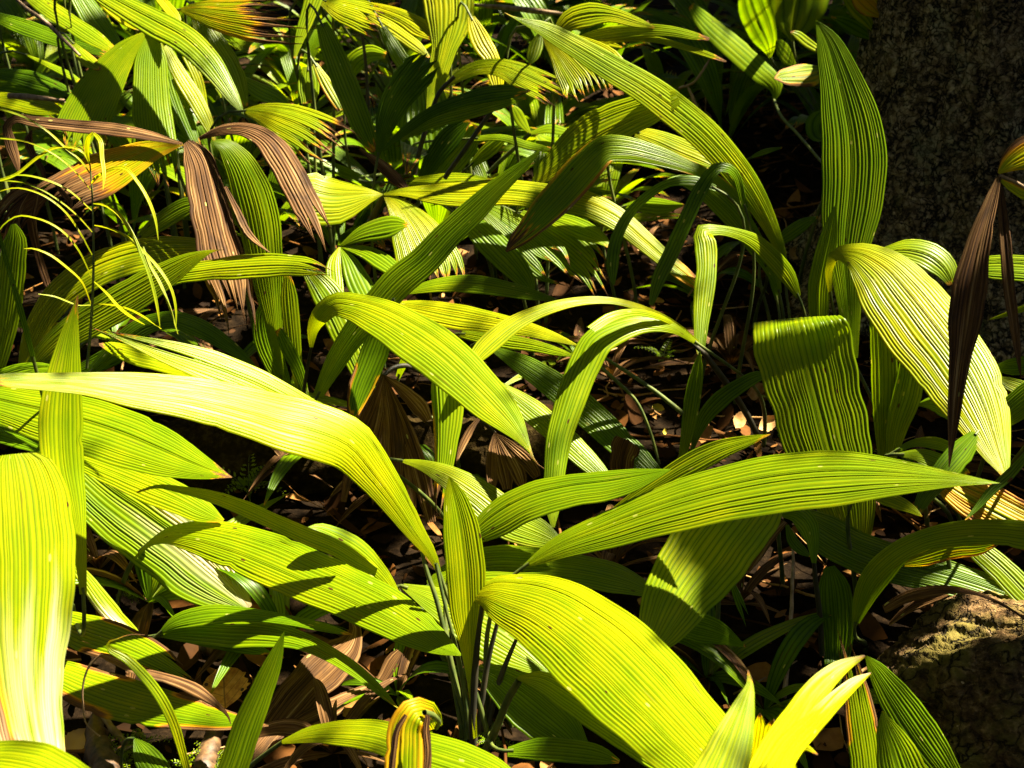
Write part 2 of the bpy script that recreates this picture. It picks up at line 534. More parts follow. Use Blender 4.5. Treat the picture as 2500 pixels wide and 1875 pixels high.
def trace(tile, pts, d0, d1=None, th=38, tl=0.0, ns=None):
    """Centre line, across vectors and widths of a blade from points noted on one enlarged view:
    (x, y, width[, depth[, view]])."""
    X, Y, Wp, D = [], [], [], []
    n = len(pts)
    for p in pts:
        tk = p[4] if len(p) > 4 else tile
        px, py = pix(tk, p[0], p[1])
        X.append(px); Y.append(py); Wp.append(p[2] * TS); D.append(p[3] if len(p) > 3 and p[3] else np.nan)
    X, Y, Wp, D = map(np.array, (X, Y, Wp, D))
    c = np.r_[0, np.cumsum(np.hypot(np.diff(X), np.diff(Y)))] + np.arange(n) * 1e-3
    if d1 is None: d1 = d0
    if np.isnan(D[0]): D[0] = d0
    if np.isnan(D[-1]): D[-1] = d1
    ok = ~np.isnan(D)
    D = np.interp(c, c[ok], D[ok])
    ns = ns or int(np.clip(c[-1] / 16, 14, 44))
    s = np.linspace(0, c[-1], ns)
    R = smooth_curve(c, np.stack([X, Y, Wp, D], 1), s)
    x, y, w, d = R[:, 0], R[:, 1], np.maximum(R[:, 2], 0.6), R[:, 3]
    d = np.minimum(d, ground_depth(y) - 0.03)
    P = world_at(x, y, d)
    T = unit(np.gradient(P, axis=0))
    Vw = unit(P - CP)
    S = unit(np.cross(T, Vw))
    for i in range(1, len(S)):                       # where a blade folds over, keep its left edge its left edge
        if S[i] @ S[i - 1] < 0: S[i] = -S[i]
    S = unit(np.stack([np.convolve(np.pad(S[:, k], 1, mode='edge'), (.25, .5, .25), 'valid') for k in range(3)], 1))
    S = unit(S - (S * T).sum(1, keepdims=True) * T)
    Vp = unit(Vw - (Vw * T).sum(1, keepdims=True) * T)
    ang = np.radians(th) * np.clip(1.3 * S[:, 2], -1, 1) + math.radians(tl)
    ang = np.clip(ang, -1.15, 1.15)
    k = np.ones(5) / 5
    ang = np.convolve(np.pad(ang, 2, mode='edge'), k, 'valid')
    B = np.cos(ang)[:, None] * S + np.sin(ang)[:, None] * Vp
    W = w * d / FPX / np.cos(ang)
    return P, unit(B), W


def tube_arrays(P, R, k=7):
    P = np.asarray(P, float); R = np.asarray(R, float)
    T = unit(np.gradient(P, axis=0))
    ref = np.array((0.3, 0.9, 0.2)) if abs(T[0][2]) > 0.8 else np.array((0, 0, 1.0))
    A = unit(np.cross(T, ref)); Bv = np.cross(T, A)
    a = np.linspace(0, 2 * math.pi, k, endpoint=False)
    X = P[:, None, :] + R[:, None, None] * (np.cos(a)[None, :, None] * A[:, None, :] + np.sin(a)[None, :, None] * Bv[:, None, :])
    n = len(P)
    idx = np.arange(n * k).reshape(n, k)
    nx = np.roll(idx, -1, 1)
    q = np.stack([idx[:-1], nx[:-1], nx[1:], idx[1:]], -1).reshape(-1, 4)
    return X.reshape(-1, 3), q


def bezier(p0, p1, p2, p3, n):
    t = np.linspace(0, 1, n)[:, None]
    return (1 - t)**3 * p0 + 3 * t * (1 - t)**2 * p1 + 3 * t * t * (1 - t) * p2 + t**3 * p3


PET_KEYS = ('th', 'tl', 'ns')


THIN = []         # blades above which the unseen crown is thinned to half-light them
LIT = []          # stretches of blade to be sunlit through openings cut in the crown: (points, half widths)


def F_(tile, pts, d0, d1=None, pet=True, name='leaf', lobes=None, mat=None, lab=None, **kw):
    return ('leaf', tile, pts, d0, d1, pet, name, lobes, mat, lab, kw)


def S_(tile, pts, d0, d1=None, name='stem', mat=None):
    return ('stem', tile, pts, d0, d1, name, mat)


def make_plant(name, label, cat, items, base=None, group=None):
    """A plant: an Empty where it grows; each leaf a child, each leaf's petiole a child of the leaf."""
    built = []
    for it in items:
        if it[0] == 'leaf':
            _, tile, pts, d0, d1, pet, nm, lobes, mat, lab, kw = it
            tk = {k: kw[k] for k in PET_KEYS if k in kw}
            bk = {k: v for k, v in kw.items() if k not in PET_KEYS}
            if 'n' in bk: bk['np_'] = int(round(bk.pop('n') * 1.3))
            if bk.get('wear', 0) >= .8:
                bk.setdefault('pleat', .24); bk.setdefault('wob', .018)
            lit = bk.pop('lit', bk.get('tone', .5) >= .5 and bk.get('wear', 0) < .6)
            P, B, W = trace(tile, pts, d0, d1, **tk)
            if lit and isinstance(lit, float):
                THIN.append((P, B, W, lit))
            elif lit:
                a, z = (0, 1) if lit is True else lit
                i0, i1 = int(a * (len(P) - 1)), max(int(z * (len(P) - 1)), int(a * (len(P) - 1)) + 1)
                LIT.append((P[i0:i1 + 1], B[i0:i1 + 1], W[i0:i1 + 1]))
                for lp in lobes or []:
                    LIT.append(trace(tile, lp, d0, d1, **tk))
            parts = [blade_arrays(P, B, W, **bk)]
            for lp in lobes or []:
                lkw = dict(bk); lkw['np_'] = max(3, int(bk.get('np_', 10) * 0.6)); lkw['rag'] = 0
                parts.append(blade_arrays(*trace(tile, lp, d0, d1, **tk), **lkw))
            built.append((it, join_arrays(parts), P))
        else:
            _, tile, pts, d0, d1, nm, mat = it
            P, B, W = trace(tile, pts, d0, d1)
            built.append((it, tube_arrays(P, W * 0.5), P))
    if base is None:
        p = built[0][2][0]
        base = np.array((p[0], p[1], 0.0))
    elif isinstance(base[0], str):
        base = on_ground(*base)
    root = empty(name, base, label, cat, group)
    for it, arr, P in built:
        if it[0] == 'leaf':
            nm, mat, lab, pet = it[6], it[8], it[9], it[5]
            me = new_mesh(nm, arr[0], arr[1], [mat or M_LEAF], arr[2])
            o = link(nm, me, root)
            if lab: o['label'] = lab
            if pet:
                p0 = P[0]; T0 = unit(P[1] - P[0])
                dz = max(p0[2], 0.02)
                p3 = np.array(base) + np.array((*(RNG.normal(0, 0.012, 2)), -0.01))
                L = np.linalg.norm(p0 - p3)
                C = bezier(p0 + T0 * 0.01, p0 - T0 * 0.35 * L, p3 + np.array((0, 0, 0.45 * dz)), p3, 14)
                r = np.linspace(0.0028, 0.0048, 14) * (pet if pet is not True else 1.0)
                v, f = tube_arrays(C, r)
                link('petiole', new_mesh('petiole', v, f, [M_STEM if it[10].get('wear', 0) < 0.6 else M_DRY]), o)
        else:
            nm, mat = it[5], it[6]
            link(nm, new_mesh(nm, arr[0], arr[1], [mat or M_STEM]), root)
    return root


# ------------------------------------------------------------------ ground
def hnoise(x, y):
    return (0.012 * np.sin(x * 5.1 + 1.3) * np.cos(y * 4.3 + 0.4) + 0.008 * np.sin(x * 13.7 + y * 9.1)
            + 0.006 * np.cos(x * 23.0 - y * 17.0 + 2.0) - 0.012)


gx = np.r_[-80, -40, -20, -10, -6, np.linspace(-3.5, 4, 170), 6, 10, 20, 40, 80]
gy = np.r_[-80, -40, -20, -8, -3, np.linspace(-0.5, 9, 190), 12, 20, 40, 80]
GX, GY = np.meshgrid(gx, gy)
GZ = hnoise(GX, GY) * (np.abs(GX) < 6)
gi = np.arange(GX.size).reshape(GX.shape)
gq = np.stack([gi[:-1, :-1], gi[:-1, 1:], gi[1:, 1:], gi[1:, :-1]], -1).reshape(-1, 4)
ground = link('ground', new_mesh('ground', np.stack([GX, GY, GZ], -1).reshape(-1, 3), gq, [M_SOIL]))
tag(ground, 'dark brown forest soil under the plants', 'ground', kind='structure')

# ------------------------------------------------------------------ the tree at the right: trunk in view, unseen lean and crown shaped for the light
EDGE = world_at(2128, 300, 3.3)
TR = 0.33
TC = np.array((EDGE[0] + TR * 1.02, EDGE[1] + 0.20))
tree = empty('tree', (TC[0], TC[1], 0), 'thick tree trunk with rough dark lichen-flecked bark at the right', 'tree')
zs = np.r_[-0.05, np.linspace(0.0, 2.2, 90), np.linspace(2.3, 4.6, 20)]
na = 128
aa = np.linspace(0, 2 * math.pi, na, endpoint=False)
Zt, At = np.meshgrid(zs, aa, indexing='ij')
Rt = TR * (1 + 0.42 * np.exp(-np.maximum(Zt, 0) / 0.16) * (1 + 0.5 * np.cos(At * 5 + 0.7)) - 0.03 * Zt)
Rt = Rt + 0.010 * np.sin(At * 7 + Zt * 3) + 0.007 * np.sin(At * 17 - Zt * 11) + 0.005 * np.sin(At * 31 + Zt * 37) + RNG.normal(0, 0.0028, Rt.shape)
lean = np.maximum(Zt - 0.9, 0)
Xt = np.stack([TC[0] + Rt * np.cos(At) + 0.02 * Zt + 0.90 * lean, TC[1] + Rt * np.sin(At) + 0.15 * lean, Zt], -1)
ti = np.arange(Zt.size).reshape(Zt.shape); tn = np.roll(ti, -1, 1)
tq = np.stack([ti[:-1], tn[:-1], tn[1:], ti[1:]], -1).reshape(-1, 4)
link('trunk', new_mesh('trunk', Xt.reshape(-1, 3), tq, [M_BARK]), tree)

TOP = np.array((TC[0] + 3.24, TC[1] + 0.53, 4.4))


def leaf_cloud(pts, size, rng, flat=0.5):
    """many separate small leaf faces (one long hexagon each)"""
    n = len(pts)
    a = unit(rng.normal(size=(n, 3)) * np.array((1, 1, flat)))
    b = unit(np.cross(a, rng.normal(size=(n, 3))))
    s = size * (0.7 + 0.6 * rng.random(n))[:, None]
    k = np.array(((-1, 0), (-.45, .34), (.4, .30), (1, 0), (.4, -.30), (-.45, -.34)))
    V = pts[:, None, :] + k[None, :, :1] * (a * s)[:, None, :] + k[None, :, 1:] * (b * s)[:, None, :]
    F = np.arange(n * 6).reshape(n, 6)
    return V.reshape(-1, 3), F


SHADE = []       # filled below: (point, radius, height) of the parts of the undergrowth the crown keeps in shade


def shade(tile, x, y, d, r, h=3.4, dens=1.0):
    px, py = pix(tile, x, y)
    d = min(d, float(ground_depth(py)))
    SHADE.append((world_at(px, py, d), r * TS * d / FPX, h, dens))


# ------------------------------------------------------------------ the big plant in the middle
make_plant('palm_plant', 'large bright palm plant with one upright spear blade and broad arching leaves', 'plant', [
    F_('H', [(885, 1480, 26), (870, 1250, 36), (855, 1050, 70), (845, 900, 120), (838, 750, 195), (830, 600, 232), (820, 450, 242), (803, 300, 232), (780, 150, 190), (748, 0, 105), (728, -90, 4)],
       2.11, 2.03, n=11, vee=0.2, tl=-22, cup=-.05, tone=.66, tipw=.1, pet=False),
    F_('H', [(868, 625, 40), (960, 600, 190), (1100, 625, 330), (1300, 690, 455), (1500, 820, 560), (1700, 990, 600), (1900, 1190, 600), (2100, 1400, 560), (2300, 1610, 470), (2500, 1830, 330), (2640, 1980, 60)],
       2.08, 1.58, n=22, th=30, cup=-.14, tone=.62, tipw=.1),
    F_('F', [(-790, 1925, 20), (-600, 1812, 130), (-300, 1695, 225), (0, 1585, 285), (400, 1470, 335), (800, 1397, 352), (1200, 1372, 300), (1550, 1382, 180), (1850, 1402, 75), (2070, 1424, 5)],
       2.11, 1.92, n=15, th=34, cup=-.16, tone=.55, tipw=.12, tlen=.04),
    F_('F', [(-250, 1590, 40), (0, 1430, 110), (200, 1310, 140), (400, 1215, 115), (570, 1165, 60), (690, 1132, 5)], 2.16, 2.05, n=7, tone=.6, tipw=.3, pet=False),
    F_('D', [(2636, 1960, 26, 2.13), (2600, 1870, 60), (2500, 1720, 120), (2400, 1560, 180), (2260, 1360, 250), (2110, 1180, 310), (1900, 1085, 335), (1700, 1035, 325), (1500, 978, 300), (1200, 905, 262), (800, 850, 210), (500, 818, 145), (250, 808, 112), (0, 800, 78), (-90, 805, 30)],
       2.13, 1.83, n=15, th=42, cup=-.15, tone=.72, tipw=.3, tlen=.04),
    F_('D', [(2330, 1400, 60, 2.15), (2100, 1160, 150), (1850, 985, 160), (1600, 850, 190), (1300, 725, 200), (1000, 625, 190), (820, 570, 150), (640, 515, 100), (490, 470, 25)],
       2.15, 2.02, n=10, th=40, tone=.66, rag=2, rs=.66, jag=.1, tipw=.8, tlen=.07, pet=False,
       lobes=[[(1150, 745, 90), (950, 690, 110), (800, 652, 105), (680, 615, 75), (595, 592, 12)]]),
    F_('G', [(2260, 480, 60), (2160, 420, 90), (2000, 325, 100), (1850, 265, 105), (1650, 178, 98), (1500, 110, 98), (1300, 35, 78), (1100, -10, 46), (930, -30, 20), (820, 5, 10)],
       2.12, 1.98, n=6, th=40, tone=.62, tipw=.3, tlen=.06, pet=False),
    F_('G', [(2400, 640, 30), (2300, 505, 100), (2160, 375, 165), (2010, 280, 150), (1890, 225, 70), (1850, 215, 10)], 2.26, 2.2, n=6, tone=.65, th=45, tipw=.1, pet=False),
    F_('E', [(860, 1745, 90), (1000, 1640, 205), (1200, 1528, 222), (1450, 1462, 195), (1700, 1428, 172), (1900, 1385, 105), (2060, 1342, 10)], 2.18, 2.08, n=11, th=40, tone=.6, tipw=.1),
    F_('H', [(1138, 1120, 18), (1250, 1125, 105), (1450, 1232, 165), (1650, 1370, 175), (1850, 1505, 175), (2050, 1650, 140), (2250, 1800, 80)], 2.0, 1.80, n=8, th=20, tone=.6, tipw=.1, pet=False),
    S_('H', [(1150, 1130, 40), (1080, 1250, 46), (1010, 1420, 48), (950, 1545, 50)], 2.0, 2.12, 'stalk'),
    S_('H', [(925, 690, 26), (900, 900, 36), (880, 1150, 46), (870, 1400, 52), (880, 1520, 52)], 2.06, 2.12, 'stalk', M_DARK),
    S_('H', [(1020, 780, 24), (970, 980, 32), (930, 1220, 38), (905, 1480, 40)], 2.10, 2.14, 'stalk', M_DARK),
    S_('H', [(1130, 890, 22), (1050, 1080, 34), (990, 1280, 42), (930, 1510, 46)], 2.12, 2.15, 'stalk', M_DARK),
    S_('H', [(560, 330, 20), (590, 460, 26), (650, 640, 30), (720, 930, 32), (770, 1150, 36), (820, 1330, 38), (840, 1500, 40)], 2.12, 2.14, 'stalk'),
    S_('H', [(650, 430, 24), (690, 620, 22), (760, 900, 26), (820, 1180, 34), (855, 1480, 38)], 2.11, 2.13, 'stalk'),
], base=('H', 890, 1530))

make_plant('palm_seedling', 'pleated palm leaf arching from a thin curved stalk, crossed by a shadow', 'plant', [
    F_('G', [(800, 410, 14), (900, 310, 32), (1000, 262, 90), (1150, 255, 185), (1350, 295, 265), (1600, 380, 315), (1850, 490, 320), (2100, 600, 310), (2300, 700, 290), (2500, 820, 230), (2660, 925, 120), (2772, 984, 5)],
       2.36, 2.05, n=15, th=30, cup=-.14, tone=.6, tipw=.1, pet=False),
    S_('G', [(900, 308, 24), (830, 370, 26), (770, 470, 28), (725, 590, 28), (695, 700, 30)], 2.37, 2.45, 'petiole'),
], base=('G', 693, 705))

make_plant('palm_seedling', 'broad striped palm leaf behind the stalks of the big bright plant, reaching both sides', 'plant', [
    F_('H', [(450, 565, 30), (650, 650, 170), (900, 790, 290), (1100, 920, 300), (1250, 1030, 140), (1330, 1090, 30)], 2.27, 2.2, n=12, th=30, tone=.5, tipw=.1),
    F_('H', [(600, 560, 60), (750, 490, 170), (950, 440, 240), (1200, 440, 240), (1500, 465, 200), (1750, 520, 170), (1930, 590, 80)], 2.33, 2.3, n=11, th=35, tone=.45, tipw=.1),
], base=('H', 760, 1150))
make_plant('palm_seedling', 'dark green pleated leaf hanging low in the shade below the right-hand broad blade', 'plant', [
    F_('H', [(900, 1060, 60), (1010, 1120, 190), (1150, 1220, 290), (1300, 1340, 320), (1420, 1440, 250), (1520, 1540, 120)], 2.14, 2.1, n=14, th=20, tone=.32, tipw=.1),
    F_('H', [(1080, 1560, 60), (1250, 1540, 130), (1450, 1550, 140), (1640, 1580, 110), (1750, 1620, 20)], 2.04, 2.0, n=6, th=35, tone=.3, tipw=.3, edgew=.25),
], base=('H', 1010, 1400))
make_plant('palm_seedling', 'striped pale palm leaf lying behind the upright spear blade, lit white at its end', 'plant', [
    F_('E', [(420, 1285, 12), (550, 1310, 60), (720, 1380, 140), (900, 1500, 215), (1080, 1640, 235), (1300, 1740, 150), (1420, 1800, 30)], 2.36, 2.3, n=12, th=25, tone=.62, tipw=.1),
], base=('E', 800, 1750))

# ------------------------------------------------------------------ left edge
make_plant('palm_leaf', 'tall narrow upright palm leaf with a dry pointed tip at the left', 'leaf', [
    F_('D', [(500, 2090, 40), (488, 1920, 60), (455, 1675, 120), (420, 1500, 190), (385, 1350, 240), (368, 1150, 256), (370, 950, 240), (390, 740, 188), (415, 560, 118), (440, 420, 56), (468, 296, 5)],
       2.00, 2.01, n=9, tone=.64, tl=-28, tipw=.45, tlen=.10, vee=.1),
], base=('G', 505, 730))
make_plant('palm_leaf', 'wide pale palm leaf folded over and hanging at the left edge, brown torn end', 'leaf', [
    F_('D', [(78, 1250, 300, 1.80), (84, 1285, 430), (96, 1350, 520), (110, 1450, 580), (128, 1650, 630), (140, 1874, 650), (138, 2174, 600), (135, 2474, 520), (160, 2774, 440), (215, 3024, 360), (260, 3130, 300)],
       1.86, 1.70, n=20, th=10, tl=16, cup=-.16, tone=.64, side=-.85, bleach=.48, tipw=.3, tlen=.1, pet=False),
], base=('G', -420, 900))
make_plant('palm_seedling', 'striped leaves reaching in from the left edge, the upper one with a frayed dry tip', 'plant', [
    F_('D', [(-300, 850, 90), (-100, 910, 200), (100, 960, 260), (400, 1035, 340), (700, 1128, 350), (950, 1228, 292), (1150, 1310, 190), (1300, 1362, 80), (1392, 1390, 6)],
       2.34, 2.18, n=15, th=30, tone=.58, tipw=.8, tlen=.06, edgew=.3),
    F_('D', [(-200, 1060, 80), (0, 1110, 130), (150, 1160, 120), (300, 1230, 60)], 2.42, 2.38, n=7, tone=.25, tipw=0),
    F_('D', [(-150, 850, 60), (0, 790, 100), (150, 745, 95), (290, 735, 50), (360, 745, 10)], 2.40, 2.36, n=6, tone=.35),
], base=('G', -500, 300))
make_plant('palm_seedling', 'wide leaf with black and white stripes sloping down to the litter', 'plant', [
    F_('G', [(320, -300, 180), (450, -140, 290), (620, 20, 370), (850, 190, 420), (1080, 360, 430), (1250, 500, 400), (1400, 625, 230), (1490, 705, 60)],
       2.46, 2.34, n=15, th=14, cup=-.05, lit=True, bleach=.55, tone=.45, tipw=.2, tlen=.05, edgew=.16, pleat=.24),  # white stripes paint in the gloss on the pleats
    F_('D', [(420, 1255, 90), (600, 1320, 150), (850, 1420, 190), (1080, 1520, 185), (1230, 1600, 130), (1340, 1650, 20)], 2.38, 2.3, n=9, th=28, tone=.62, tipw=.2),
], base=('G', 200, 300))
make_plant('palm_leaf', 'rounded green leaf standing at the far left edge beside a thin dark blade', 'leaf', [
    F_('D', [(-60, 900, 60), (-20, 700, 110), (30, 480, 140), (62, 250, 152), (80, 60, 150), (92, -60, 110), (80, -130, 30)], 2.42, 2.36, n=7, tone=.5, tipw=.05),
], base=('D', -120, 1500))
make_plant('grass_stalk', 'thin dark blade leaning in from the far left edge', 'leaf', [
    F_('D', [(205, 700, 26), (170, 560, 34), (125, 390, 36), (70, 200, 30), (20, 20, 26), (-15, -110, 14)], 2.24, 2.18, n=2, tone=.1, tipw=0),
], base=('D', 290, 1250))
make_plant('palm_leaf', 'bright blurred leaf in the bottom left corner', 'leaf', [
    F_('G', [(-260, 1660, 230), (-60, 1640, 320), (150, 1672, 380), (400, 1770, 340), (620, 1880, 220), (760, 1980, 60)], 1.52, 1.46, n=14, th=35, tone=.72, tipw=0),
], base=('G', -300, 2300))
make_plant('palm_leaf', 'narrow striped leaf with a bleached white edge beside the hanging pale leaf', 'leaf', [
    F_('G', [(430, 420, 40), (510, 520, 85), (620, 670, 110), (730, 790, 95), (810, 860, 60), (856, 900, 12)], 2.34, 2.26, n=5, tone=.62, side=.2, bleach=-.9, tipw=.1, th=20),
], base=('G', 330, 620))
make_plant('palm_leaf', 'brown-edged striped leaf in two lobes lying above the litter at lower left', 'leaf', [
    F_('G', [(250, 730, 80), (380, 785, 180), (520, 838, 225), (720, 905, 230), (920, 995, 190), (1080, 1090, 110), (1215, 1175, 8)], 2.2, 2.08, n=9, th=32, tone=.5, lit=True, edgew=.95, tipw=.6, tlen=.12, rag=4, rs=.85, jag=.2),
    F_('G', [(200, 1040, 90), (330, 1085, 190), (520, 1165, 250), (800, 1255, 252), (1080, 1318, 205), (1330, 1368, 130), (1500, 1390, 62), (1612, 1406, 5)], 2.13, 2.02, n=11, th=32, tone=.45, lit=True, edgew=.85, tipw=.55, tlen=.1),
    F_('G', [(600, 975, 20), (700, 1010, 60), (850, 1080, 55), (1010, 1120, 60), (1180, 1190, 70), (1290, 1270, 45), (1370, 1350, 14), (1385, 1395, 5)], 2.04, 2.0, n=3, wear=.95, tone=.5, name='dry_strip', pet=False),
], base=('G', 160, 1250))
make_plant('grass_stalk', 'narrow grassy blade bending over from a curled dry tip above the brown-edged leaf', 'leaf', [
    F_('G', [(1135, 1720, 40), (1090, 1550, 52), (1045, 1400, 62), (960, 1230, 66), (850, 1090, 60), (740, 990, 52), (660, 945, 40), (640, 915, 18), (700, 885, 9), (780, 858, 5), (870, 860, 4)], 1.95, 1.94, n=3, tone=.55, tipw=.7, tlen=.24, vee=.2, pet=False),
    S_('G', [(610, 975, 10), (540, 1040, 12), (500, 1150, 12), (498, 1280, 11), (520, 1400, 9), (600, 1470, 7)], 1.95, 1.97, 'dry_strand', M_DRY),
])
make_plant('palm_leaf', 'stiff pointed strap leaf standing in front of the brown fallen frond', 'leaf', [
    F_('G', [(1360, 1760, 170), (1400, 1659, 176), (1480, 1420, 172), (1570, 1200, 142), (1650, 1000, 92), (1706, 838, 4)], 1.90, 1.90, n=7, tl=-14, lit=.97, tone=.42, tipw=.05, vee=.12),
])
make_plant('palm_seedling', 'dark green arching leaf split into strips above the litter at lower left', 'plant', [
    F_('G', [(952, 856, 12), (1030, 792, 75), (1200, 742, 120), (1480, 735, 85), (1780, 778, 58), (2000, 828, 42), (2115, 860, 6)], 2.24, 2.14, n=6, th=38, tone=.32, tipw=.35, tlen=.07),
    F_('G', [(955, 862, 12), (1100, 832, 120), (1380, 838, 180), (1600, 848, 160), (1800, 890, 112), (2000, 985, 88), (2166, 1095, 76), (2296, 1212, 52), (2390, 1302, 5)], 2.25, 2.08, n=7, th=36, tone=.42, tipw=.25, tlen=.1),
    F_('G', [(960, 868, 10), (1150, 880, 60), (1400, 920, 80), (1550, 950, 60), (1640, 975, 8)], 2.26, 2.18, n=4, th=30, tone=.35, tipw=.4),
], base=('G', 930, 990))
make_plant('dead_palm_leaf', 'long brown dead frond folded at its top, lying across the litter', 'dead leaf', [
    F_('G', [(1400, 1700, 90), (1600, 1450, 185), (1800, 1200, 235), (1980, 1020, 262), (2100, 910, 160), (2130, 830, 80), (2100, 745, 26)], 2.12, 2.28, n=12, th=25, wear=.98, tone=.5, tipw=0, pet=False),
])
make_plant('dead_palm_leaf', 'twisted thin brown dead leaf lying behind the folded brown frond', 'dead leaf', [
    F_('G', [(1690, 1430, 40), (1880, 1345, 110), (2080, 1245, 105), (2280, 1140, 62), (2360, 1010, 90), (2400, 960, 50)], 2.2, 2.26, n=5, th=25, wear=.92, tone=.5, tipw=0, pet=False),
])
make_plant('palm_seedling', 'small dark drooping leaf on a hooked stalk at the bottom left', 'plant', [
    F_('G', [(806, 1482, 12), (838, 1530, 95), (910, 1640, 170), (990, 1760, 140), (1040, 1840, 40)], 1.98, 1.92, n=7, th=15, tone=.2, tipw=0, pet=False),
    S_('G', [(808, 1484, 14), (770, 1484, 18), (738, 1530, 20), (728, 1600, 20), (735, 1700, 20)], 1.98, 2.04, 'petiole'),
], base=('G', 738, 1720))
make_plant('palm_leaf', 'low arching leaf along the bottom edge, passing under a dying striped leaf', 'leaf', [
    F_('G', [(1690, 1503, 22), (1850, 1455, 92), (2050, 1440, 150), (2250, 1455, 192), (2420, 1510, 218), (2666, 1580, 232), (2966, 1690, 180), (3150, 1780, 60)], 1.97, 1.80, n=10, th=36, tone=.55, tipw=.05, pet=False),
    S_('G', [(1695, 1502, 22), (1600, 1570, 24), (1500, 1650, 26), (1440, 1720, 28)], 1.97, 2.02, 'petiole'),
])
make_plant('dying_leaf', 'dying yellow leaf with brown and grey strips bent over the low bottom leaf', 'leaf', [
    F_('H', [(650, 1420, 90, 1.84), (620, 1350, 150, 1.8), (540, 1335, 220, 1.76), (495, 1400, 250), (485, 1520, 270), (480, 1680, 290), (470, 1850, 300)], 1.84, 1.74, n=8, th=10, wear=.38, tone=.7, edgew=.25, tipw=.2, side=.3, pet=False),
    F_('H', [(600, 1340, 30), (590, 1430, 40), (600, 1560, 40), (590, 1680, 30)], 1.735, 1.725, n=2, wear=1.0, name='dry_strip', pet=False),
    F_('H', [(470, 1340, 24), (420, 1420, 36), (395, 1560, 40), (380, 1700, 40)], 1.735, 1.725, n=2, wear=1.0, name='dry_strip', pet=False),
    S_('H', [(650, 1420, 22), (668, 1385, 30), (640, 1350, 34), (580, 1325, 30)], 1.82, 1.76, 'curled_stalk'),
], base=('H', 660, 1500))

# ------------------------------------------------------------------ the middle of the picture
make_plant('palm_plant', 'bright pleated leaf arching across the centre to a dry thread-like tip', 'plant', [
    F_('E', [(-98, 610, 22), (-90, 500, 70), (-45, 410, 110), (40, 345, 130), (150, 355, 165), (300, 405, 232), (500, 515, 292), (700, 660, 312), (850, 800, 292), (1000, 950, 240), (1100, 1062, 160), (1175, 1165, 64), (1215, 1232, 18), (1250, 1300, 6), (1300, 1338, 3)],
       2.62, 2.28, n=13, th=36, cup=-.14, tone=.64, tipw=.6, tlen=.07, pet=False),
    S_('D', [(1868, 610, 16), (1850, 700, 20), (1825, 860, 22), (1800, 1010, 24), (1770, 1200, 26)], 2.64, 2.8, 'petiole', M_DARK),
    F_('E', [(-60, 900, 60), (20, 740, 110), (130, 560, 150), (250, 410, 180), (430, 205, 190), (566, 95, 186), (716, -65, 170), (866, -205, 150), (1016, -350, 110), (1170, -480, 62), (1292, -584, 4)],
       2.72, 2.62, n=9, th=25, lit=.975, tone=.40, tipw=.05),
], base=('D', 1760, 1260))
make_plant('palm_plant', 'yellow-green leaf arching leftward over the middle with a second leaf bent sharply down', 'plant', [
    F_('E', [(2225, 575, 14), (2100, 480, 34), (1900, 380, 40), (1700, 328, 42), (1500, 332, 56), (1300, 380, 78), (1120, 462, 105), (1000, 552, 124), (900, 655, 95), (850, 740, 30)], 2.66, 2.46, n=6, th=30, tone=.72, tipw=.05, pet=False),
    F_('E', [(2225, 590, 20), (2080, 492, 62), (1900, 458, 112), (1730, 500, 150), (1610, 570, 185), (1545, 690, 195), (1480, 850, 188), (1430, 1000, 172), (1388, 1150, 152), (1362, 1350, 132), (1350, 1550, 100), (1352, 1690, 22)],
       2.64, 2.42, n=8, th=36, tone=.55, tipw=.12, tlen=.06, cup=-.2),
    F_('E', [(2150, 520, 20), (2000, 430, 34), (1850, 397, 44), (1700, 425, 62), (1580, 500, 60)], 2.645, 2.5, n=3, th=36, tone=.66, tipw=0, pet=False),
    S_('F', [(290, 640, 28), (380, 760, 34), (480, 900, 36), (560, 1030, 36), (615, 1140, 36)], 2.66, 2.78, 'petiole', M_DARK),
    S_('F', [(150, 520, 14), (215, 580, 18), (290, 645, 26)], 2.64, 2.66, 'petiole', M_DARK),
], base=('F', 640, 1180))
make_plant('palm_plant', 'pale striped leaf with dark leaf strips trailing behind the central arching blade', 'plant', [
    F_('E', [(400, 350, 40), (550, 375, 120), (720, 408, 152), (950, 448, 132), (1200, 498, 92), (1400, 560, 48), (1505, 600, 6)], 2.82, 2.72, n=8, th=36, tone=.82, tipw=.1),
    F_('E', [(800, 525, 50), (1000, 560, 82), (1250, 600, 74), (1400, 640, 44), (1490, 665, 8)], 2.86, 2.78, n=5, th=36, tone=.6, tipw=.1),
    F_('E', [(960, 600, 20), (1200, 725, 132), (1400, 862, 172), (1600, 1030, 182), (1750, 1172, 172), (1920, 1340, 145), (2050, 1470, 60)], 2.74, 2.62, n=9, th=26, tone=.22, tipw=.1),
    F_('E', [(1010, 820, 40), (1200, 965, 140), (1350, 1088, 150), (1500, 1230, 142), (1620, 1345, 110), (1720, 1440, 30)], 2.66, 2.58, n=8, th=28, tone=.6, tipw=.05),
    F_('E', [(420, 790, 30), (470, 680, 60), (540, 620, 80), (620, 600, 40)], 2.78, 2.72, n=4, tone=.4),
    S_('E', [(1600, 690, 14), (1720, 800, 18), (1850, 930, 18), (1930, 1100, 18), (1990, 1310, 16)], 2.62, 2.66, 'stalk'),
    S_('E', [(1640, 660, 14), (1800, 760, 18), (1960, 870, 22), (2130, 1005, 26)], 2.62, 2.66, 'stalk'),
], base=('E', 1000, 1250))
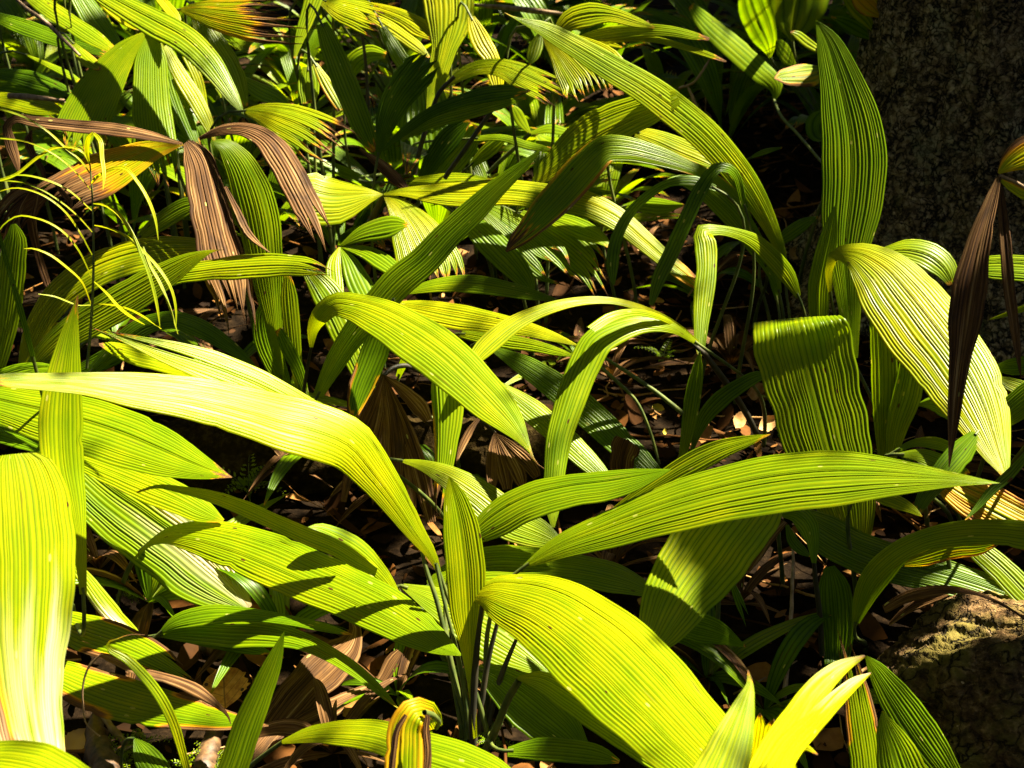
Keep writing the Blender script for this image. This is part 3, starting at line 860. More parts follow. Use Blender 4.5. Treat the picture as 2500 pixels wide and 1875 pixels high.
make_plant('dying_leaf', 'torn green leaf with a burnt brown end hanging behind the central blade', 'leaf', [
    F_('E', [(700, 740, 130), (715, 850, 195), (722, 1000, 185), (712, 1150, 150), (700, 1300, 118), (680, 1430, 95), (668, 1540, 60), (665, 1640, 10)], 2.5, 2.44, n=7, th=12, tone=.52, tipw=.55, tlen=.30, side=-.5, rag=3, rs=.8, jag=.2),
], base=('E', 760, 1500))
make_plant('dying_leaf', 'dark strap leaf with yellow torn edges left of the centre', 'leaf', [
    F_('E', [(350, 440, 110), (310, 560, 155), (250, 720, 165), (190, 870, 140), (155, 1000, 80), (140, 1090, 20)], 2.6, 2.56, n=7, th=12, tone=.3, edgew=.75, tipw=.5, tlen=.2),
], base=('E', 240, 1200))
def dead_fan(label, apex, ends, d, stalk):
    make_plant('dead_palm_leaf', label, 'dead leaf',
        [F_('E', [(apex[0], apex[1], 12), ((apex[0] * .6 + e[0] * .4) + e[3], apex[1] * .6 + e[1] * .4, e[2] * .8), (e[0], e[1], e[2]), (e[0] + (e[0] - apex[0]) * .12, e[1] + (e[1] - apex[1]) * .22, e[2] * .6)], d, d - .06,
            n=4, th=8, wear=.92, tipw=0, pleat=.3, name='leaflet', pet=False) for e in ends]
        + [S_('E', stalk, d, d + .06, 'stalk', M_DARK)])
dead_fan('large grey-brown dead fan leaf hanging behind the central blade', (335, 778),
         [(190, 1120, 70, 0), (250, 1250, 90, 10), (400, 1320, 120, 12), (480, 1480, 110, 16), (590, 1500, 100, 20), (575, 1000, 90, 20), (120, 1400, 60, 6)], 2.66,
         [(335, 780, 20), (380, 740, 24), (470, 720, 24), (560, 760, 20)])
dead_fan('smaller brown dead fan leaf with a dry stalk behind the bent strap leaf', (1002, 1122),
         [(985, 1400, 70, -8), (1070, 1400, 90, 0), (1150, 1380, 90, 8), (1230, 1340, 80, 12)], 2.7,
         [(840, 970, 18), (900, 1030, 20), (960, 1085, 22), (1002, 1125, 20)])
make_plant('dead_palm_leaf', 'thin shrivelled brown leaf hanging between the two dead fans', 'dead leaf', [
    F_('E', [(915, 1025, 20), (870, 1080, 36), (825, 1160, 46), (790, 1240, 30), (770, 1310, 4)], 2.64, 2.6, n=2, wear=.95, pet=False)])
make_plant('dead_palm_leaf', 'curled brown stub of a dead leaf standing upright below the bent strap leaf', 'dead leaf', [
    F_('E', [(1765, 1420, 120), (1762, 1340, 136), (1775, 1250, 150), (1800, 1180, 178), (1808, 1165, 170)], 2.55, 2.5, n=6, wear=.98, tipw=0, vee=.4, th=0, pet=False)])
make_plant('palm_plant', 'bright fan leaf with drooping blades from one point, brown fingers at the lowest blade', 'plant', [
    F_('B', [(335, 1165, 14), (440, 1150, 50), (600, 1155, 110), (800, 1160, 152), (1050, 1145, 150), (1300, 1172, 158), (1550, 1215, 155), (1750, 1315, 142), (1900, 1440, 122), (2050, 1570, 104), (2200, 1690, 72), (2290, 1770, 10)], 3.02, 2.96, n=9, th=42, tone=.82, tipw=.3, tlen=.18, pet=False),
    F_('B', [(340, 1170, 18), (420, 1235, 130), (490, 1330, 240), (550, 1440, 325), (600, 1550, 385), (635, 1650, 395), (655, 1730, 370)], 3.02, 2.92, n=20, th=20, tone=.62, rag=10, rs=.84, jag=.10, tipw=.32, tlen=.16, cup=-.08, pet=False),
    F_('B', [(330, 1165, 14), (230, 1168, 110), (130, 1180, 210), (20, 1185, 290), (-60, 1170, 310), (-120, 1150, 260), (-165, 1160, 120)], 3.02, 2.98, n=12, th=35, tone=.74, tipw=.05, cup=-.2, pet=False),
    S_('B', [(335, 1170, 30), (290, 1260, 34), (235, 1370, 36), (185, 1480, 38)], 3.03, 3.1, 'petiole', M_DARK),
], base=('B', 165, 1530))
make_plant('palm_plant', 'shaded fan of green blades with ragged brown tips right of the bright fan leaf', 'plant', [
    F_('B', [(780, 1290, 60), (880, 1355, 130), (1000, 1470, 172), (1130, 1605, 152), (1200, 1700, 100), (1230, 1760, 20)], 3.08, 3.0, n=7, th=26, tone=.42, tipw=.1),
    F_('B', [(900, 1220, 60), (1020, 1300, 160), (1180, 1425, 230), (1320, 1550, 262), (1420, 1640, 230), (1470, 1690, 180)], 3.12, 3.06, n=12, th=25, tone=.45, rag=6, rs=.8, tipw=.45, tlen=.12),
    F_('B', [(1150, 1290, 80), (1300, 1380, 200), (1450, 1485, 262), (1570, 1600, 240), (1640, 1700, 200), (1690, 1790, 150)], 3.18, 3.1, n=12, th=25, tone=.52, rag=7, rs=.75, tipw=.4, tlen=.18),
    F_('B', [(1300, 1300, 40), (1420, 1330, 110), (1540, 1380, 120), (1650, 1440, 70), (1700, 1490, 10)], 3.16, 3.1, n=6, tone=.55, edgew=.3, tipw=.4),
], base=('B', 1050, 1700))
make_plant('palm_seedling', 'small star of rounded leaflets left of the bright fan leaf', 'plant', [
    F_('B', [(75, 1475, 10), (200, 1400, 95), (320, 1365, 130), (410, 1350, 110), (480, 1350, 20)], 2.98, 2.94, n=5, tone=.42, pet=False, name='leaflet'),
    F_('B', [(80, 1480, 10), (230, 1510, 85), (350, 1580, 108), (430, 1650, 70), (470, 1700, 10)], 2.98, 2.9, n=5, tone=.55, pet=False, name='leaflet'),
    F_('B', [(75, 1482, 10), (130, 1560, 90), (175, 1660, 145), (240, 1790, 120), (290, 1870, 10)], 2.98, 2.88, n=5, tone=.5, pet=False, name='leaflet'),
    F_('B', [(70, 1482, 10), (40, 1570, 85), (45, 1690, 100), (70, 1830, 50), (85, 1890, 6)], 2.98, 2.88, n=5, tone=.62, pet=False, name='leaflet'),
    S_('B', [(72, 1478, 22), (50, 1560, 22), (40, 1700, 22)], 3.0, 3.06, 'stalk', M_DARK),
], base=('B', 40, 1760))
make_plant('palm_leaf', 'low green strap leaf lying under the brown fingers of the bright fan leaf', 'leaf', [
    F_('E', [(420, 292, 14), (640, 235, 82), (850, 222, 108), (1050, 250, 98), (1250, 295, 62), (1385, 326, 8)], 2.9, 2.86, n=6, th=40, tone=.42, tipw=.15),
])
make_plant('palm_plant', 'cluster of dull olive leaves and narrow stalks left of the centre', 'plant', [
    F_('D', [(1850, 150, 80), (1930, 240, 160), (2030, 400, 205), (2110, 570, 200), (2180, 750, 150), (2220, 900, 60)], 2.84, 2.78, n=8, th=18, tone=.5, tipw=.1),
    F_('D', [(1800, 860, 40), (1772, 680, 82), (1748, 460, 102), (1732, 280, 94), (1725, 180, 40)], 2.84, 2.8, n=5, tone=.62, edgew=.28, tipw=.2),
    F_('D', [(1730, 860, 60), (1650, 700, 130), (1600, 560, 150), (1580, 420, 110), (1590, 330, 30)], 2.87, 2.84, n=7, tone=.22),
    F_('D', [(1840, 900, 30), (1790, 740, 70), (1720, 600, 80), (1670, 500, 40)], 2.82, 2.78, n=4, tone=.3),
], base=('D', 1800, 1080))

# ------------------------------------------------------------------ upper left: brown fan and its neighbours
make_plant('dying_palm_leaf', 'dying fan leaf with one yellow-orange blade and drooping brown blades', 'leaf', [
    F_('A', [(1100, 868, 10), (1020, 878, 60), (900, 905, 130), (760, 965, 205), (600, 1042, 262), (420, 1125, 240), (270, 1195, 200), (160, 1260, 160)], 2.68, 2.62, n=12, th=32, wear=.44, tone=.85, tipw=.34, tlen=.5, rag=6, rs=.84, jag=.25, pet=False, name='yellow_blade', lab='yellow-orange blade turning brown'),
    F_('A', [(1120, 850, 40), (1180, 930, 165), (1235, 1130, 218), (1285, 1350, 250), (1335, 1550, 268), (1375, 1660, 262), (1408, 1800, 240), (1430, 1940, 215), (1442, 2070, 190)], 2.66, 2.56, n=12, th=15, wear=.90, tone=.6, tipw=.1, rag=7, rs=.82, jag=.2, cup=-.1, tl=12, lit=True, pet=False, name='brown_blade'),
    F_('A', [(1195, 832, 12), (1320, 780, 60), (1470, 772, 95), (1590, 825, 132), (1700, 965, 172), (1800, 1150, 182), (1890, 1330, 152), (1945, 1470, 105), (1975, 1590, 20)], 2.66, 2.54, n=8, th=36, wear=.90, tone=.7, tipw=.05, rag=3, rs=.85, lit=True, pet=False, name='brown_blade'),
    F_('A', [(1095, 862, 12), (900, 812, 62), (700, 775, 78), (450, 752, 78), (200, 726, 62), (85, 712, 50), (45, 745, 50), (60, 850, 72), (95, 960, 50), (115, 1040, 10)], 2.66, 2.64, n=5, th=36, wear=.88, lit=True, tipw=.1, pet=False, name='brown_blade'),
    F_('A', [(1350, 1120, 20), (1420, 1260, 44), (1490, 1400, 46), (1560, 1470, 20), (1620, 1515, 4)], 2.56, 2.54, n=2, wear=.98, pet=False, name='dry_strip'),
    S_('A', [(1150, 850, 24), (1200, 900, 26), (1250, 1000, 26), (1290, 1200, 28)], 2.70, 2.76, 'petiole', M_DRY),
], base=('A', 1330, 2200))
make_plant('dead_palm_leaf', 'frayed brown dead leaf hanging at the left edge under the yellow-orange blade', 'dead leaf', [
    F_('A', [(250, 1150, 120), (150, 1200, 190), (60, 1290, 200), (0, 1400, 170), (-40, 1500, 120)], 2.74, 2.7, n=8, wear=.97, rag=6, rs=.5, jag=.3, tipw=.1, curl=.06, pet=False),
    F_('A', [(180, 1230, 60), (200, 1400, 52), (240, 1560, 46), (290, 1720, 44), (320, 1840, 20)], 2.76, 2.72, n=2, wear=.9, pet=False, name='dry_strip'),
    F_('A', [(190, 780, 10), (170, 840, 50), (200, 930, 40), (260, 1030, 30), (270, 1100, 6)], 2.72, 2.7, n=2, wear=1.05, pet=False, name='dry_strip'),
    F_('A', [(230, 1150, 20), (215, 1230, 34), (200, 1300, 26), (215, 1380, 8)], 2.60, 2.58, n=2, wear=1.1, pet=False, name='dry_strip', curl=.1),
    F_('A', [(330, 1100, 16), (380, 1160, 30), (420, 1210, 34), (400, 1290, 8)], 2.58, 2.56, n=2, wear=1.1, pet=False, name='dry_strip'),
    F_('A', [(170, 1160, 16), (120, 1250, 26), (110, 1330, 18), (125, 1390, 4)], 2.60, 2.58, n=2, wear=1.1, pet=False, name='dry_strip'),
])
make_plant('palm_plant', 'rounded pleated leaf half shaded behind the hanging brown blades', 'plant', [
    F_('D', [(1690, 800, 30), (1660, 620, 70), (1640, 450, 110), (1612, 250, 175), (1592, 100, 215), (1570, -60, 240), (1540, -220, 252), (1490, -380, 232), (1420, -520, 175), (1330, -610, 80), (1262, -622, 10)], 2.84, 2.76, n=11, th=20, tone=.5, cup=-.14, tipw=.02),
], base=('D', 1720, 1050))
make_plant('palm_plant', 'group of long yellow-green leaves arching right from the left edge under the dying fan', 'plant', [
    F_('D', [(130, 760, 50), (190, 560, 125), (330, 320, 178), (520, 165, 200), (750, 68, 205), (1000, 25, 180), (1200, 22, 120), (1330, 40, 30)], 2.70, 2.66, n=10, th=38, tone=.72, tipw=.02),
    F_('D', [(150, 790, 60), (260, 650, 130), (420, 512, 180), (620, 392, 205), (820, 275, 205), (1000, 168, 152), (1150, 82, 88), (1292, 28, 12), (1345, 24, 4)], 2.60, 2.52, n=11, th=30, tone=.58, tipw=.55, tlen=.05),
    F_('D', [(700, 420, 40), (860, 270, 95), (1030, 182, 112), (1250, 140, 132), (1500, 118, 142), (1720, 112, 132), (1900, 132, 92), (2030, 172, 10)], 2.60, 2.50, n=8, th=36, tone=.66, edgew=.3, tipw=.8, tlen=.08, rag=3, rs=.86, jag=.05, wob=.02),
    F_('D', [(540, 760, 60), (700, 600, 120), (860, 480, 112), (1050, 440, 104), (1200, 490, 112), (1350, 582, 92), (1470, 672, 48), (1535, 725, 6)], 2.56, 2.46, n=7, th=38, tone=.28, tipw=.02),
    F_('D', [(450, 760, 60), (600, 690, 115), (760, 620, 105), (900, 560, 50)], 2.62, 2.56, n=6, th=30, tone=.2, tipw=0),
    F_('A', [(830, 1430, 40), (900, 1370, 85), (1000, 1300, 110), (1110, 1240, 110), (1200, 1220, 60)], 2.86, 2.8, n=6, tone=.55, tipw=.1),
], base=('D', 120, 1150))

def gl(pts, d0=2.34, d1=2.3, tone=.82, n=2, **kw):
    pts = [(p[0], p[1], p[2] * .50 + 1.5) for p in pts]
    return F_('A', pts, d0, d1, n=n, tone=tone, tipw=.02, vee=.25, th=38, pet=False, wob=.006, **kw)
make_plant('grass_plant', 'slender upright grass plant with thin arching leaves in front of the yellow-orange blade', 'grass plant', [
    S_('A', [(522, 2210, 20), (545, 1955, 17), (560, 1659, 15), (560, 1400, 13), (552, 1150, 11), (540, 985, 9)], 2.36, 2.34),
    gl([(540, 990, 8), (522, 900, 52), (540, 815, 46), (560, 797, 30)]),
    gl([(560, 800, 34), (592, 830, 52), (612, 950, 48), (624, 1060, 36), (618, 1142, 4)]),
    gl([(540, 1040, 12), (480, 960, 22), (400, 895, 24), (300, 800, 24), (150, 705, 22), (0, 655, 18), (-60, 640, 6)]),
    gl([(545, 1140, 8), (440, 1020, 15), (330, 930, 16), (170, 855, 14), (0, 830, 12), (-50, 828, 4)]),
    gl([(542, 1000, 8), (500, 915, 26), (420, 882, 28), (320, 890, 32), (200, 965, 34), (100, 1045, 32), (0, 1082, 30), (-60, 1090, 8)]),
    gl([(440, 890, 4), (460, 876, 8), (490, 882, 6), (500, 895, 3)]),
    gl([(550, 1262, 8), (400, 1135, 18), (250, 1072, 20), (120, 1050, 14), (60, 1055, 4)]),
    gl([(553, 1392, 8), (470, 1300, 14), (370, 1215, 15), (180, 1110, 13), (40, 1085, 12), (-40, 1090, 4)]),
    gl([(553, 1530, 8), (470, 1380, 18), (390, 1270, 20), (220, 1155, 17), (80, 1128, 12), (-10, 1150, 5)]),
    gl([(548, 1660, 8), (470, 1500, 18), (380, 1392, 22), (220, 1310, 18), (100, 1298, 14), (20, 1350, 12), (-30, 1420, 4)]),
    gl([(545, 1822, 8), (490, 1690, 20), (400, 1605, 25), (280, 1520, 22), (180, 1490, 12), (145, 1492, 3)]),
    gl([(550, 1105, 8), (600, 1050, 26), (680, 1008, 36), (745, 1008, 40), (820, 1085, 40), (885, 1190, 38), (930, 1310, 32), (950, 1440, 4)]),
    gl([(560, 1222, 8), (620, 1228, 28), (700, 1275, 36), (790, 1400, 44), (850, 1530, 40), (905, 1680, 36), (945, 1850, 28), (960, 1960, 4)]),
    gl([(566, 1352, 8), (650, 1368, 22), (760, 1420, 30), (860, 1510, 34), (960, 1620, 36), (1030, 1740, 30), (1055, 1850, 24), (1057, 1958, 4)]),
    gl([(860, 1480, 10), (900, 1590, 34), (960, 1700, 34), (1020, 1850, 26), (1068, 2005, 4)]),
    gl([(565, 1690, 8), (640, 1760, 26), (720, 1850, 34), (800, 1910, 30), (868, 1948, 4)]),
    gl([(558, 1828, 8), (650, 1828, 16), (760, 1850, 20), (860, 1900, 22), (968, 1974, 5)]),
    gl([(545, 1830, 8), (460, 1830, 10), (420, 1815, 16), (330, 1780, 14), (230, 1764, 5)]),
    gl([(548, 1100, 6), (575, 1060, 24), (600, 1045, 20), (600, 1040, 4)]),
], base=('A', 515, 2420))

# ------------------------------------------------------------------ upper left background
make_plant('palm_plant', 'pair of broad drooping blades forming an inverted V at the upper left', 'plant', [
    F_('A', [(895, 186, 16), (780, 280, 115), (660, 425, 205), (570, 575, 270), (500, 720, 292), (440, 860, 290), (380, 960, 240), (330, 1010, 190)], 3.34, 3.24, n=14, th=24, tone=.66, rag=5, rs=.88, tipw=.2, cup=-.1, pet=False),
    F_('A', [(900, 188, 20), (905, 300, 150), (905, 500, 210), (915, 700, 235), (940, 850, 232), (980, 1000, 180), (1000, 1130, 150), (1020, 1220, 110)], 3.34, 3.22, n=10, th=10, tone=.45, rag=5, rs=.87, tipw=.3, tlen=.12, pet=False),
    S_('A', [(898, 188, 18), (870, 300, 20), (830, 450, 22), (810, 640, 24)], 3.36, 3.42, 'petiole', M_DARK),
], base=('A', 800, 1750))
make_plant('palm_leaf', 'long flat leaf running diagonally down from the top edge at the upper left', 'leaf', [
    F_('A', [(520, -90, 60), (650, -20, 120), (800, 62, 152), (950, 142, 172), (1110, 232, 172), (1240, 355, 155), (1345, 500, 112), (1430, 635, 52), (1462, 685, 6)], 3.28, 3.18, n=8, th=34, tone=.55, tipw=.02),
])
def bgleaf(label, *items, **kw):
    return make_plant(kw.pop('name', 'palm_leaf'), label, 'leaf', list(items), **kw)
bgleaf('bright strap leaf sloping down from the top left corner',
    F_('A', [(120, -80, 60), (270, 30, 102), (420, 130, 104), (560, 222, 100), (690, 310, 40)], 3.56, 3.48, n=6, th=34, tone=.66))
bgleaf('shaded dark strap leaf below the bright one in the top left corner',
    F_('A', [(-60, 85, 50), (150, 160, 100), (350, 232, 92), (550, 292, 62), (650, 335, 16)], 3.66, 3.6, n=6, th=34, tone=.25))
bgleaf('pleated dark green leaf hanging from the top edge between two bright leaves',
    F_('A', [(470, -40, 110), (560, 100, 140), (650, 215, 110), (730, 310, 40)], 3.74, 3.7, n=8, tone=.4))
bgleaf('narrow yellow leaf with a dry tip near the top edge',
    F_('A', [(570, -30, 36), (700, 75, 72), (800, 150, 52), (850, 185, 10)], 3.42, 3.38, n=4, tone=.85, tipw=.4))
bgleaf('short bright strip leaf standing above the long diagonal leaf',
    F_('A', [(930, -50, 50), (1000, 35, 62), (1060, 110, 50), (1080, 150, 10)], 3.34, 3.3, n=4, tone=.8))
bgleaf('yellow fan leaf with scorched brown fingers at the top edge',
    F_('A', [(1065, 55, 10), (1180, 62, 110), (1350, 90, 205), (1550, 112, 272), (1720, 128, 285), (1850, 140, 270)], 3.34, 3.26, n=14, rag=9, rs=.55, jag=.3, th=25, wear=.36, tone=.8, tipw=.42, tlen=.5, curl=.05), name='dying_palm_leaf')
bgleaf('dark pleated leaf hanging behind the scorched yellow fan leaf',
    F_('A', [(1180, 80, 80), (1270, 250, 165), (1360, 400, 178), (1420, 540, 140), (1470, 640, 40)], 3.6, 3.55, n=10, tone=.42))
bgleaf('cluster of narrow bright and dark strap leaves behind the inverted V blades',
    F_('A', [(980, 250, 40), (1070, 430, 90), (1170, 590, 100), (1260, 770, 60), (1290, 850, 10)], 3.5, 3.46, n=5, tone=.72),
    F_('A', [(990, 300, 60), (1040, 520, 110), (1110, 720, 110), (1180, 880, 60)], 3.54, 3.5, n=6, tone=.35),
    F_('A', [(1120, 330, 60), (1190, 480, 60), (1230, 650, 40)], 3.52, 3.5, n=3, tone=.7), name='palm_plant')
bgleaf('small green leaf between the long diagonal leaf and the bright ragged fan',
    F_('A', [(1440, 470, 50), (1560, 540, 105), (1690, 605, 70), (1740, 640, 10)], 3.62, 3.58, n=5, tone=.4))
bgleaf('brilliant yellow-green fan leaf with curled fingers above the brown arching blade',
    F_('A', [(1455, 662, 12), (1560, 672, 115), (1680, 705, 205), (1800, 752, 265), (1900, 800, 300), (1990, 850, 320), (2060, 890, 320)], 3.1, 3.02, n=18, rag=11, rs=.62, jag=.18, th=30, tone=.80, tipw=.46, tlen=.34, curl=.14), name='palm_leaf')
bgleaf('long dark strap leaf leaning down beside the bright ragged fan',
    F_('A', [(1930, 140, 70), (1990, 290, 130), (2060, 470, 150), (2130, 640, 145), (2190, 790, 122), (2245, 910, 50)], 3.16, 3.12, n=6, tone=.36, th=20))
bgleaf('narrow yellow-green leaf hanging from the top edge beside the scorched fan',
    F_('A', [(1890, -40, 110), (1840, 110, 86), (1795, 240, 54), (1768, 350, 14)], 3.36, 3.32, n=5, tone=.68))
bgleaf('torn strip leaf with white dry edges above the bright ragged fan',
    F_('A', [(1850, 400, 70), (1850, 500, 132), (1850, 620, 90)], 3.34, 3.32, n=6, tone=.6),
    F_('A', [(1890, 380, 30), (1970, 520, 80), (2050, 660, 60)], 3.32, 3.3, n=3, tone=.8, side=-.6), name='dying_palm_leaf')
bgleaf('bright ragged leaf with short brown fingers under the top edge',
    F_('A', [(1940, 0, 60), (2040, 40, 140), (2160, 80, 190), (2260, 120, 200), (2320, 150, 190)], 3.4, 3.36, n=10, rag=7, rs=.7, tone=.8, tipw=.4, tlen=.2))
bgleaf('dark shaded leaves along the left edge above the dying fan',
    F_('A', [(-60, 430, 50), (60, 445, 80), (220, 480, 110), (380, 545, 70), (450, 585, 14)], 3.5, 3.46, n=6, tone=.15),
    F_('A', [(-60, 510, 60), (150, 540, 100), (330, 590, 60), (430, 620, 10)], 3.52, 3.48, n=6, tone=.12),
    F_('A', [(145, 322, 8), (300, 392, 34), (400, 440, 44), (480, 490, 30)], 3.5, 3.48, n=3, tone=.5, tipw=.3), name='palm_plant')
bgleaf('lit pleated leaf at the left edge below a dry twig',
    F_('A', [(-80, 580, 60), (60, 600, 100), (200, 635, 104), (320, 655, 70), (385, 668, 10)], 3.36, 3.3, n=7, tone=.72, th=34))
make_plant('twig', 'pale dry twig lying over the lit leaf at the left edge', 'twig', [
    S_('A', [(50, 575, 26), (150, 580, 30), (260, 590, 24), (390, 605, 16)], 3.28, 3.26, 'branch', M_DRY)])
make_plant('dry_stalk', 'straight pale dry stalk slanting down in the top left corner', 'twig', [
    S_('A', [(85, -20, 14), (160, 50, 18), (260, 120, 22), (380, 235, 20), (480, 335, 14)], 3.3, 3.24, 'branch', M_DRY)])
bgleaf('curled yellow leaf beside the end of the pale dry stalk',
    F_('A', [(430, 248, 16), (480, 310, 62), (540, 370, 82), (600, 420, 20)], 3.34, 3.3, n=4, tone=.75, side=.4))

# ------------------------------------------------------------------ upper middle background
bgleaf('bright translucent leaf hanging from the middle of the top edge',
    F_('B', [(720, -140, 300), (722, -40, 318), (728, 70, 300), (720, 170, 240), (700, 280, 160), (670, 400, 130), (640, 540, 90), (610, 690, 40)], 3.62, 3.55, n=10, tone=.72))
bgleaf('dark shadowed leaf standing with a frayed tip left of the top middle',
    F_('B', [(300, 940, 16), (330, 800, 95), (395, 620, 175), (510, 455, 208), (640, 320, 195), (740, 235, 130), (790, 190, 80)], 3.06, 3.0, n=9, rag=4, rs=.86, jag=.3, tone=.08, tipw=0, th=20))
bgleaf('pale yellow leaf bending down right of the top middle leaf',
    F_('B', [(860, 100, 40), (890, 170, 100), (930, 260, 122), (985, 350, 95), (1010, 450, 105), (1025, 540, 50)], 3.54, 3.5, n=5, tone=.95))
make_plant('palm_plant', 'bright arching leaf with white-tipped fingers above two dark blades, upper middle', 'plant', [
    F_('B', [(690, 532, 14), (780, 458, 66), (900, 402, 84), (1040, 402, 108), (1180, 460, 165), (1310, 520, 185), (1410, 570, 200), (1470, 610, 205)], 3.26, 3.16, n=12, rag=9, rs=.82, jag=.2, th=34, tone=.72, tipw=.42, tlen=.14, pet=False),
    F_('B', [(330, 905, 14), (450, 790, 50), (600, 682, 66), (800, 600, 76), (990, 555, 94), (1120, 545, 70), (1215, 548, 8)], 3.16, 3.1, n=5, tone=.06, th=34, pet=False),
    F_('B', [(440, 830, 30), (620, 735, 72), (850, 668, 84), (1050, 615, 66), (1190, 588, 12)], 3.2, 3.15, n=5, tone=.4, th=34, pet=False),
    S_('B', [(760, 460, 20), (680, 540, 24), (610, 720, 28), (540, 950, 30), (520, 1050, 32)], 3.24, 3.3, 'petiole', M_DARK),
    S_('B', [(1030, 600, 20), (930, 740, 24), (820, 900, 26), (700, 1070, 28)], 3.2, 3.26, 'petiole', M_DARK),
], base=('B', 560, 1200))
bgleaf('two-lobed bright leaf with hanging pale fingers under the long diagonal leaf',
    F_('B', [(1285, 190, 40), (1390, 262, 180), (1500, 355, 330), (1590, 450, 430), (1630, 530, 440), (1650, 590, 420)], 3.14, 3.04, n=24, rag=15, rs=.70, jag=.12, th=15, tone=.80, tipw=.30, tlen=.16, cup=-.05),
    F_('B', [(1275, 195, 20), (1250, 270, 84), (1228, 345, 66), (1212, 392, 6)], 3.14, 3.1, n=4, tone=.45), name='palm_plant')
make_plant('palm_plant', 'yellow-green leaf split into strips with brown ends against the dark upper right', 'plant', [
    F_('B', [(1380, 190, 60), (1440, 125, 120), (1560, 85, 150), (1700, 85, 92), (1850, 130, 60), (1960, 165, 14)], 3.36, 3.3, n=6, th=36, tone=.66, edgew=.2, tipw=.3, pet=False),
    F_('B', [(1470, 240, 20), (1640, 205, 82), (1850, 180, 82), (2050, 185, 64), (2200, 215, 50), (2290, 235, 20)], 3.36, 3.26, n=5, th=36, tone=.66, tipw=.5, tlen=.1, pet=False),
    F_('B', [(1600, 265, 20), (1760, 232, 36), (1960, 235, 38), (2150, 285, 36), (2290, 330, 34), (2390, 370, 12)], 3.36, 3.24, n=3, th=36, tone=.7, tipw=.6, tlen=.12, pet=False),
    F_('B', [(1500, 250, 10), (1600, 260, 46), (1720, 275, 36), (1770, 285, 6)], 3.38, 3.34, n=3, tone=.75, pet=False),
], base=('B', 1450, 900))
bgleaf('broad olive leaf slanting behind the folded dark leaf in the upper middle',
    F_('B', [(1230, 1110, 40), (1300, 1040, 110), (1430, 920, 200), (1600, 790, 245), (1790, 700, 228), (1960, 635, 180), (2100, 580, 90)], 3.1, 3.06, n=11, th=20, tone=.66, tipw=.1))
make_plant('palm_plant', 'several bright and shaded leaf strips crowded near the top, left of the translucent leaf', 'plant', [
    F_('B', [(230, 80, 30), (330, 135, 72), (450, 215, 74), (550, 290, 62), (610, 345, 14)], 3.6, 3.56, n=4, tone=.75, th=36),
    F_('B', [(200, 20, 30), (330, 55, 70), (460, 105, 95), (580, 180, 110), (640, 230, 40)], 3.66, 3.6, n=6, tone=.85, th=36),
    F_('B', [(330, 160, 40), (380, 250, 80), (440, 350, 92), (520, 460, 74), (570, 540, 10)], 3.56, 3.52, n=5, tone=.35),
    F_('B', [(430, 210, 20), (480, 160, 60), (550, 170, 70), (620, 215, 30)], 3.64, 3.6, n=4, tone=1.0),
], base=('B', 480, 900))
bgleaf('shaded leaf on a long dark stalk behind the dark blades',
    F_('B', [(130, 460, 60), (160, 370, 120), (250, 320, 110), (350, 330, 40)], 3.7, 3.66, n=5, tone=.5),
    S_('B', [(205, 180, 18), (225, 350, 20), (240, 560, 22), (240, 700, 24)], 3.5, 3.54, 'stalk', M_DARK), name='palm_plant')
make_plant('palm_plant', 'mid-green leaves in shade between the dark blades and the bright fan leaf', 'plant', [
    F_('B', [(640, 1090, 60), (740, 960, 160), (850, 830, 130), (900, 760, 50)], 3.4, 3.36, n=8, tone=.5),
    F_('B', [(860, 990, 40), (960, 900, 86), (1040, 840, 60), (1080, 815, 10)], 3.42, 3.38, n=4, tone=.6),
    F_('B', [(880, 830, 30), (1050, 825, 44), (1200, 870, 50), (1350, 900, 30)], 3.36, 3.32, n=3, tone=.5),
    F_('B', [(470, 1090, 40), (640, 1080, 80), (860, 1075, 70), (1000, 1090, 20)], 3.3, 3.26, n=5, tone=.6),
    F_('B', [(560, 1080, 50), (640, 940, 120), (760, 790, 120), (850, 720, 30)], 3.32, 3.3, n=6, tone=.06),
], base=('B', 700, 1200))
make_plant('broadleaf_plant', 'small broad-leaved plant on a pale stalk in the upper middle', 'plant', [
    F_('B', [(1215, 800, 14), (1160, 720, 70), (1120, 650, 40), (1105, 630, 6)], 3.5, 3.48, n=2, tone=.7, pleat=.04, pet=False),
    F_('B', [(1220, 800, 14), (1330, 770, 60), (1430, 790, 40), (1480, 800, 6)], 3.48, 3.46, n=2, tone=.5, pleat=.04, pet=False),
    F_('B', [(1260, 810, 30), (1310, 850, 110), (1380, 880, 90), (1420, 900, 10)], 3.5, 3.46, n=2, tone=.5, pleat=.04, pet=False),
    S_('B', [(1215, 800, 22), (1120, 890, 22), (1020, 980, 22), (960, 1040, 20)], 3.5, 3.56, 'stem'),
], base=('B', 930, 1100))
bgleaf('thin brown dead strap leaf slanting into the shade left of the upper middle',
    F_('B', [(190, 890, 16), (320, 985, 60), (420, 1080, 74), (490, 1150, 20)], 3.1, 3.06, n=3, wear=.92, pet=False), name='dead_palm_leaf')

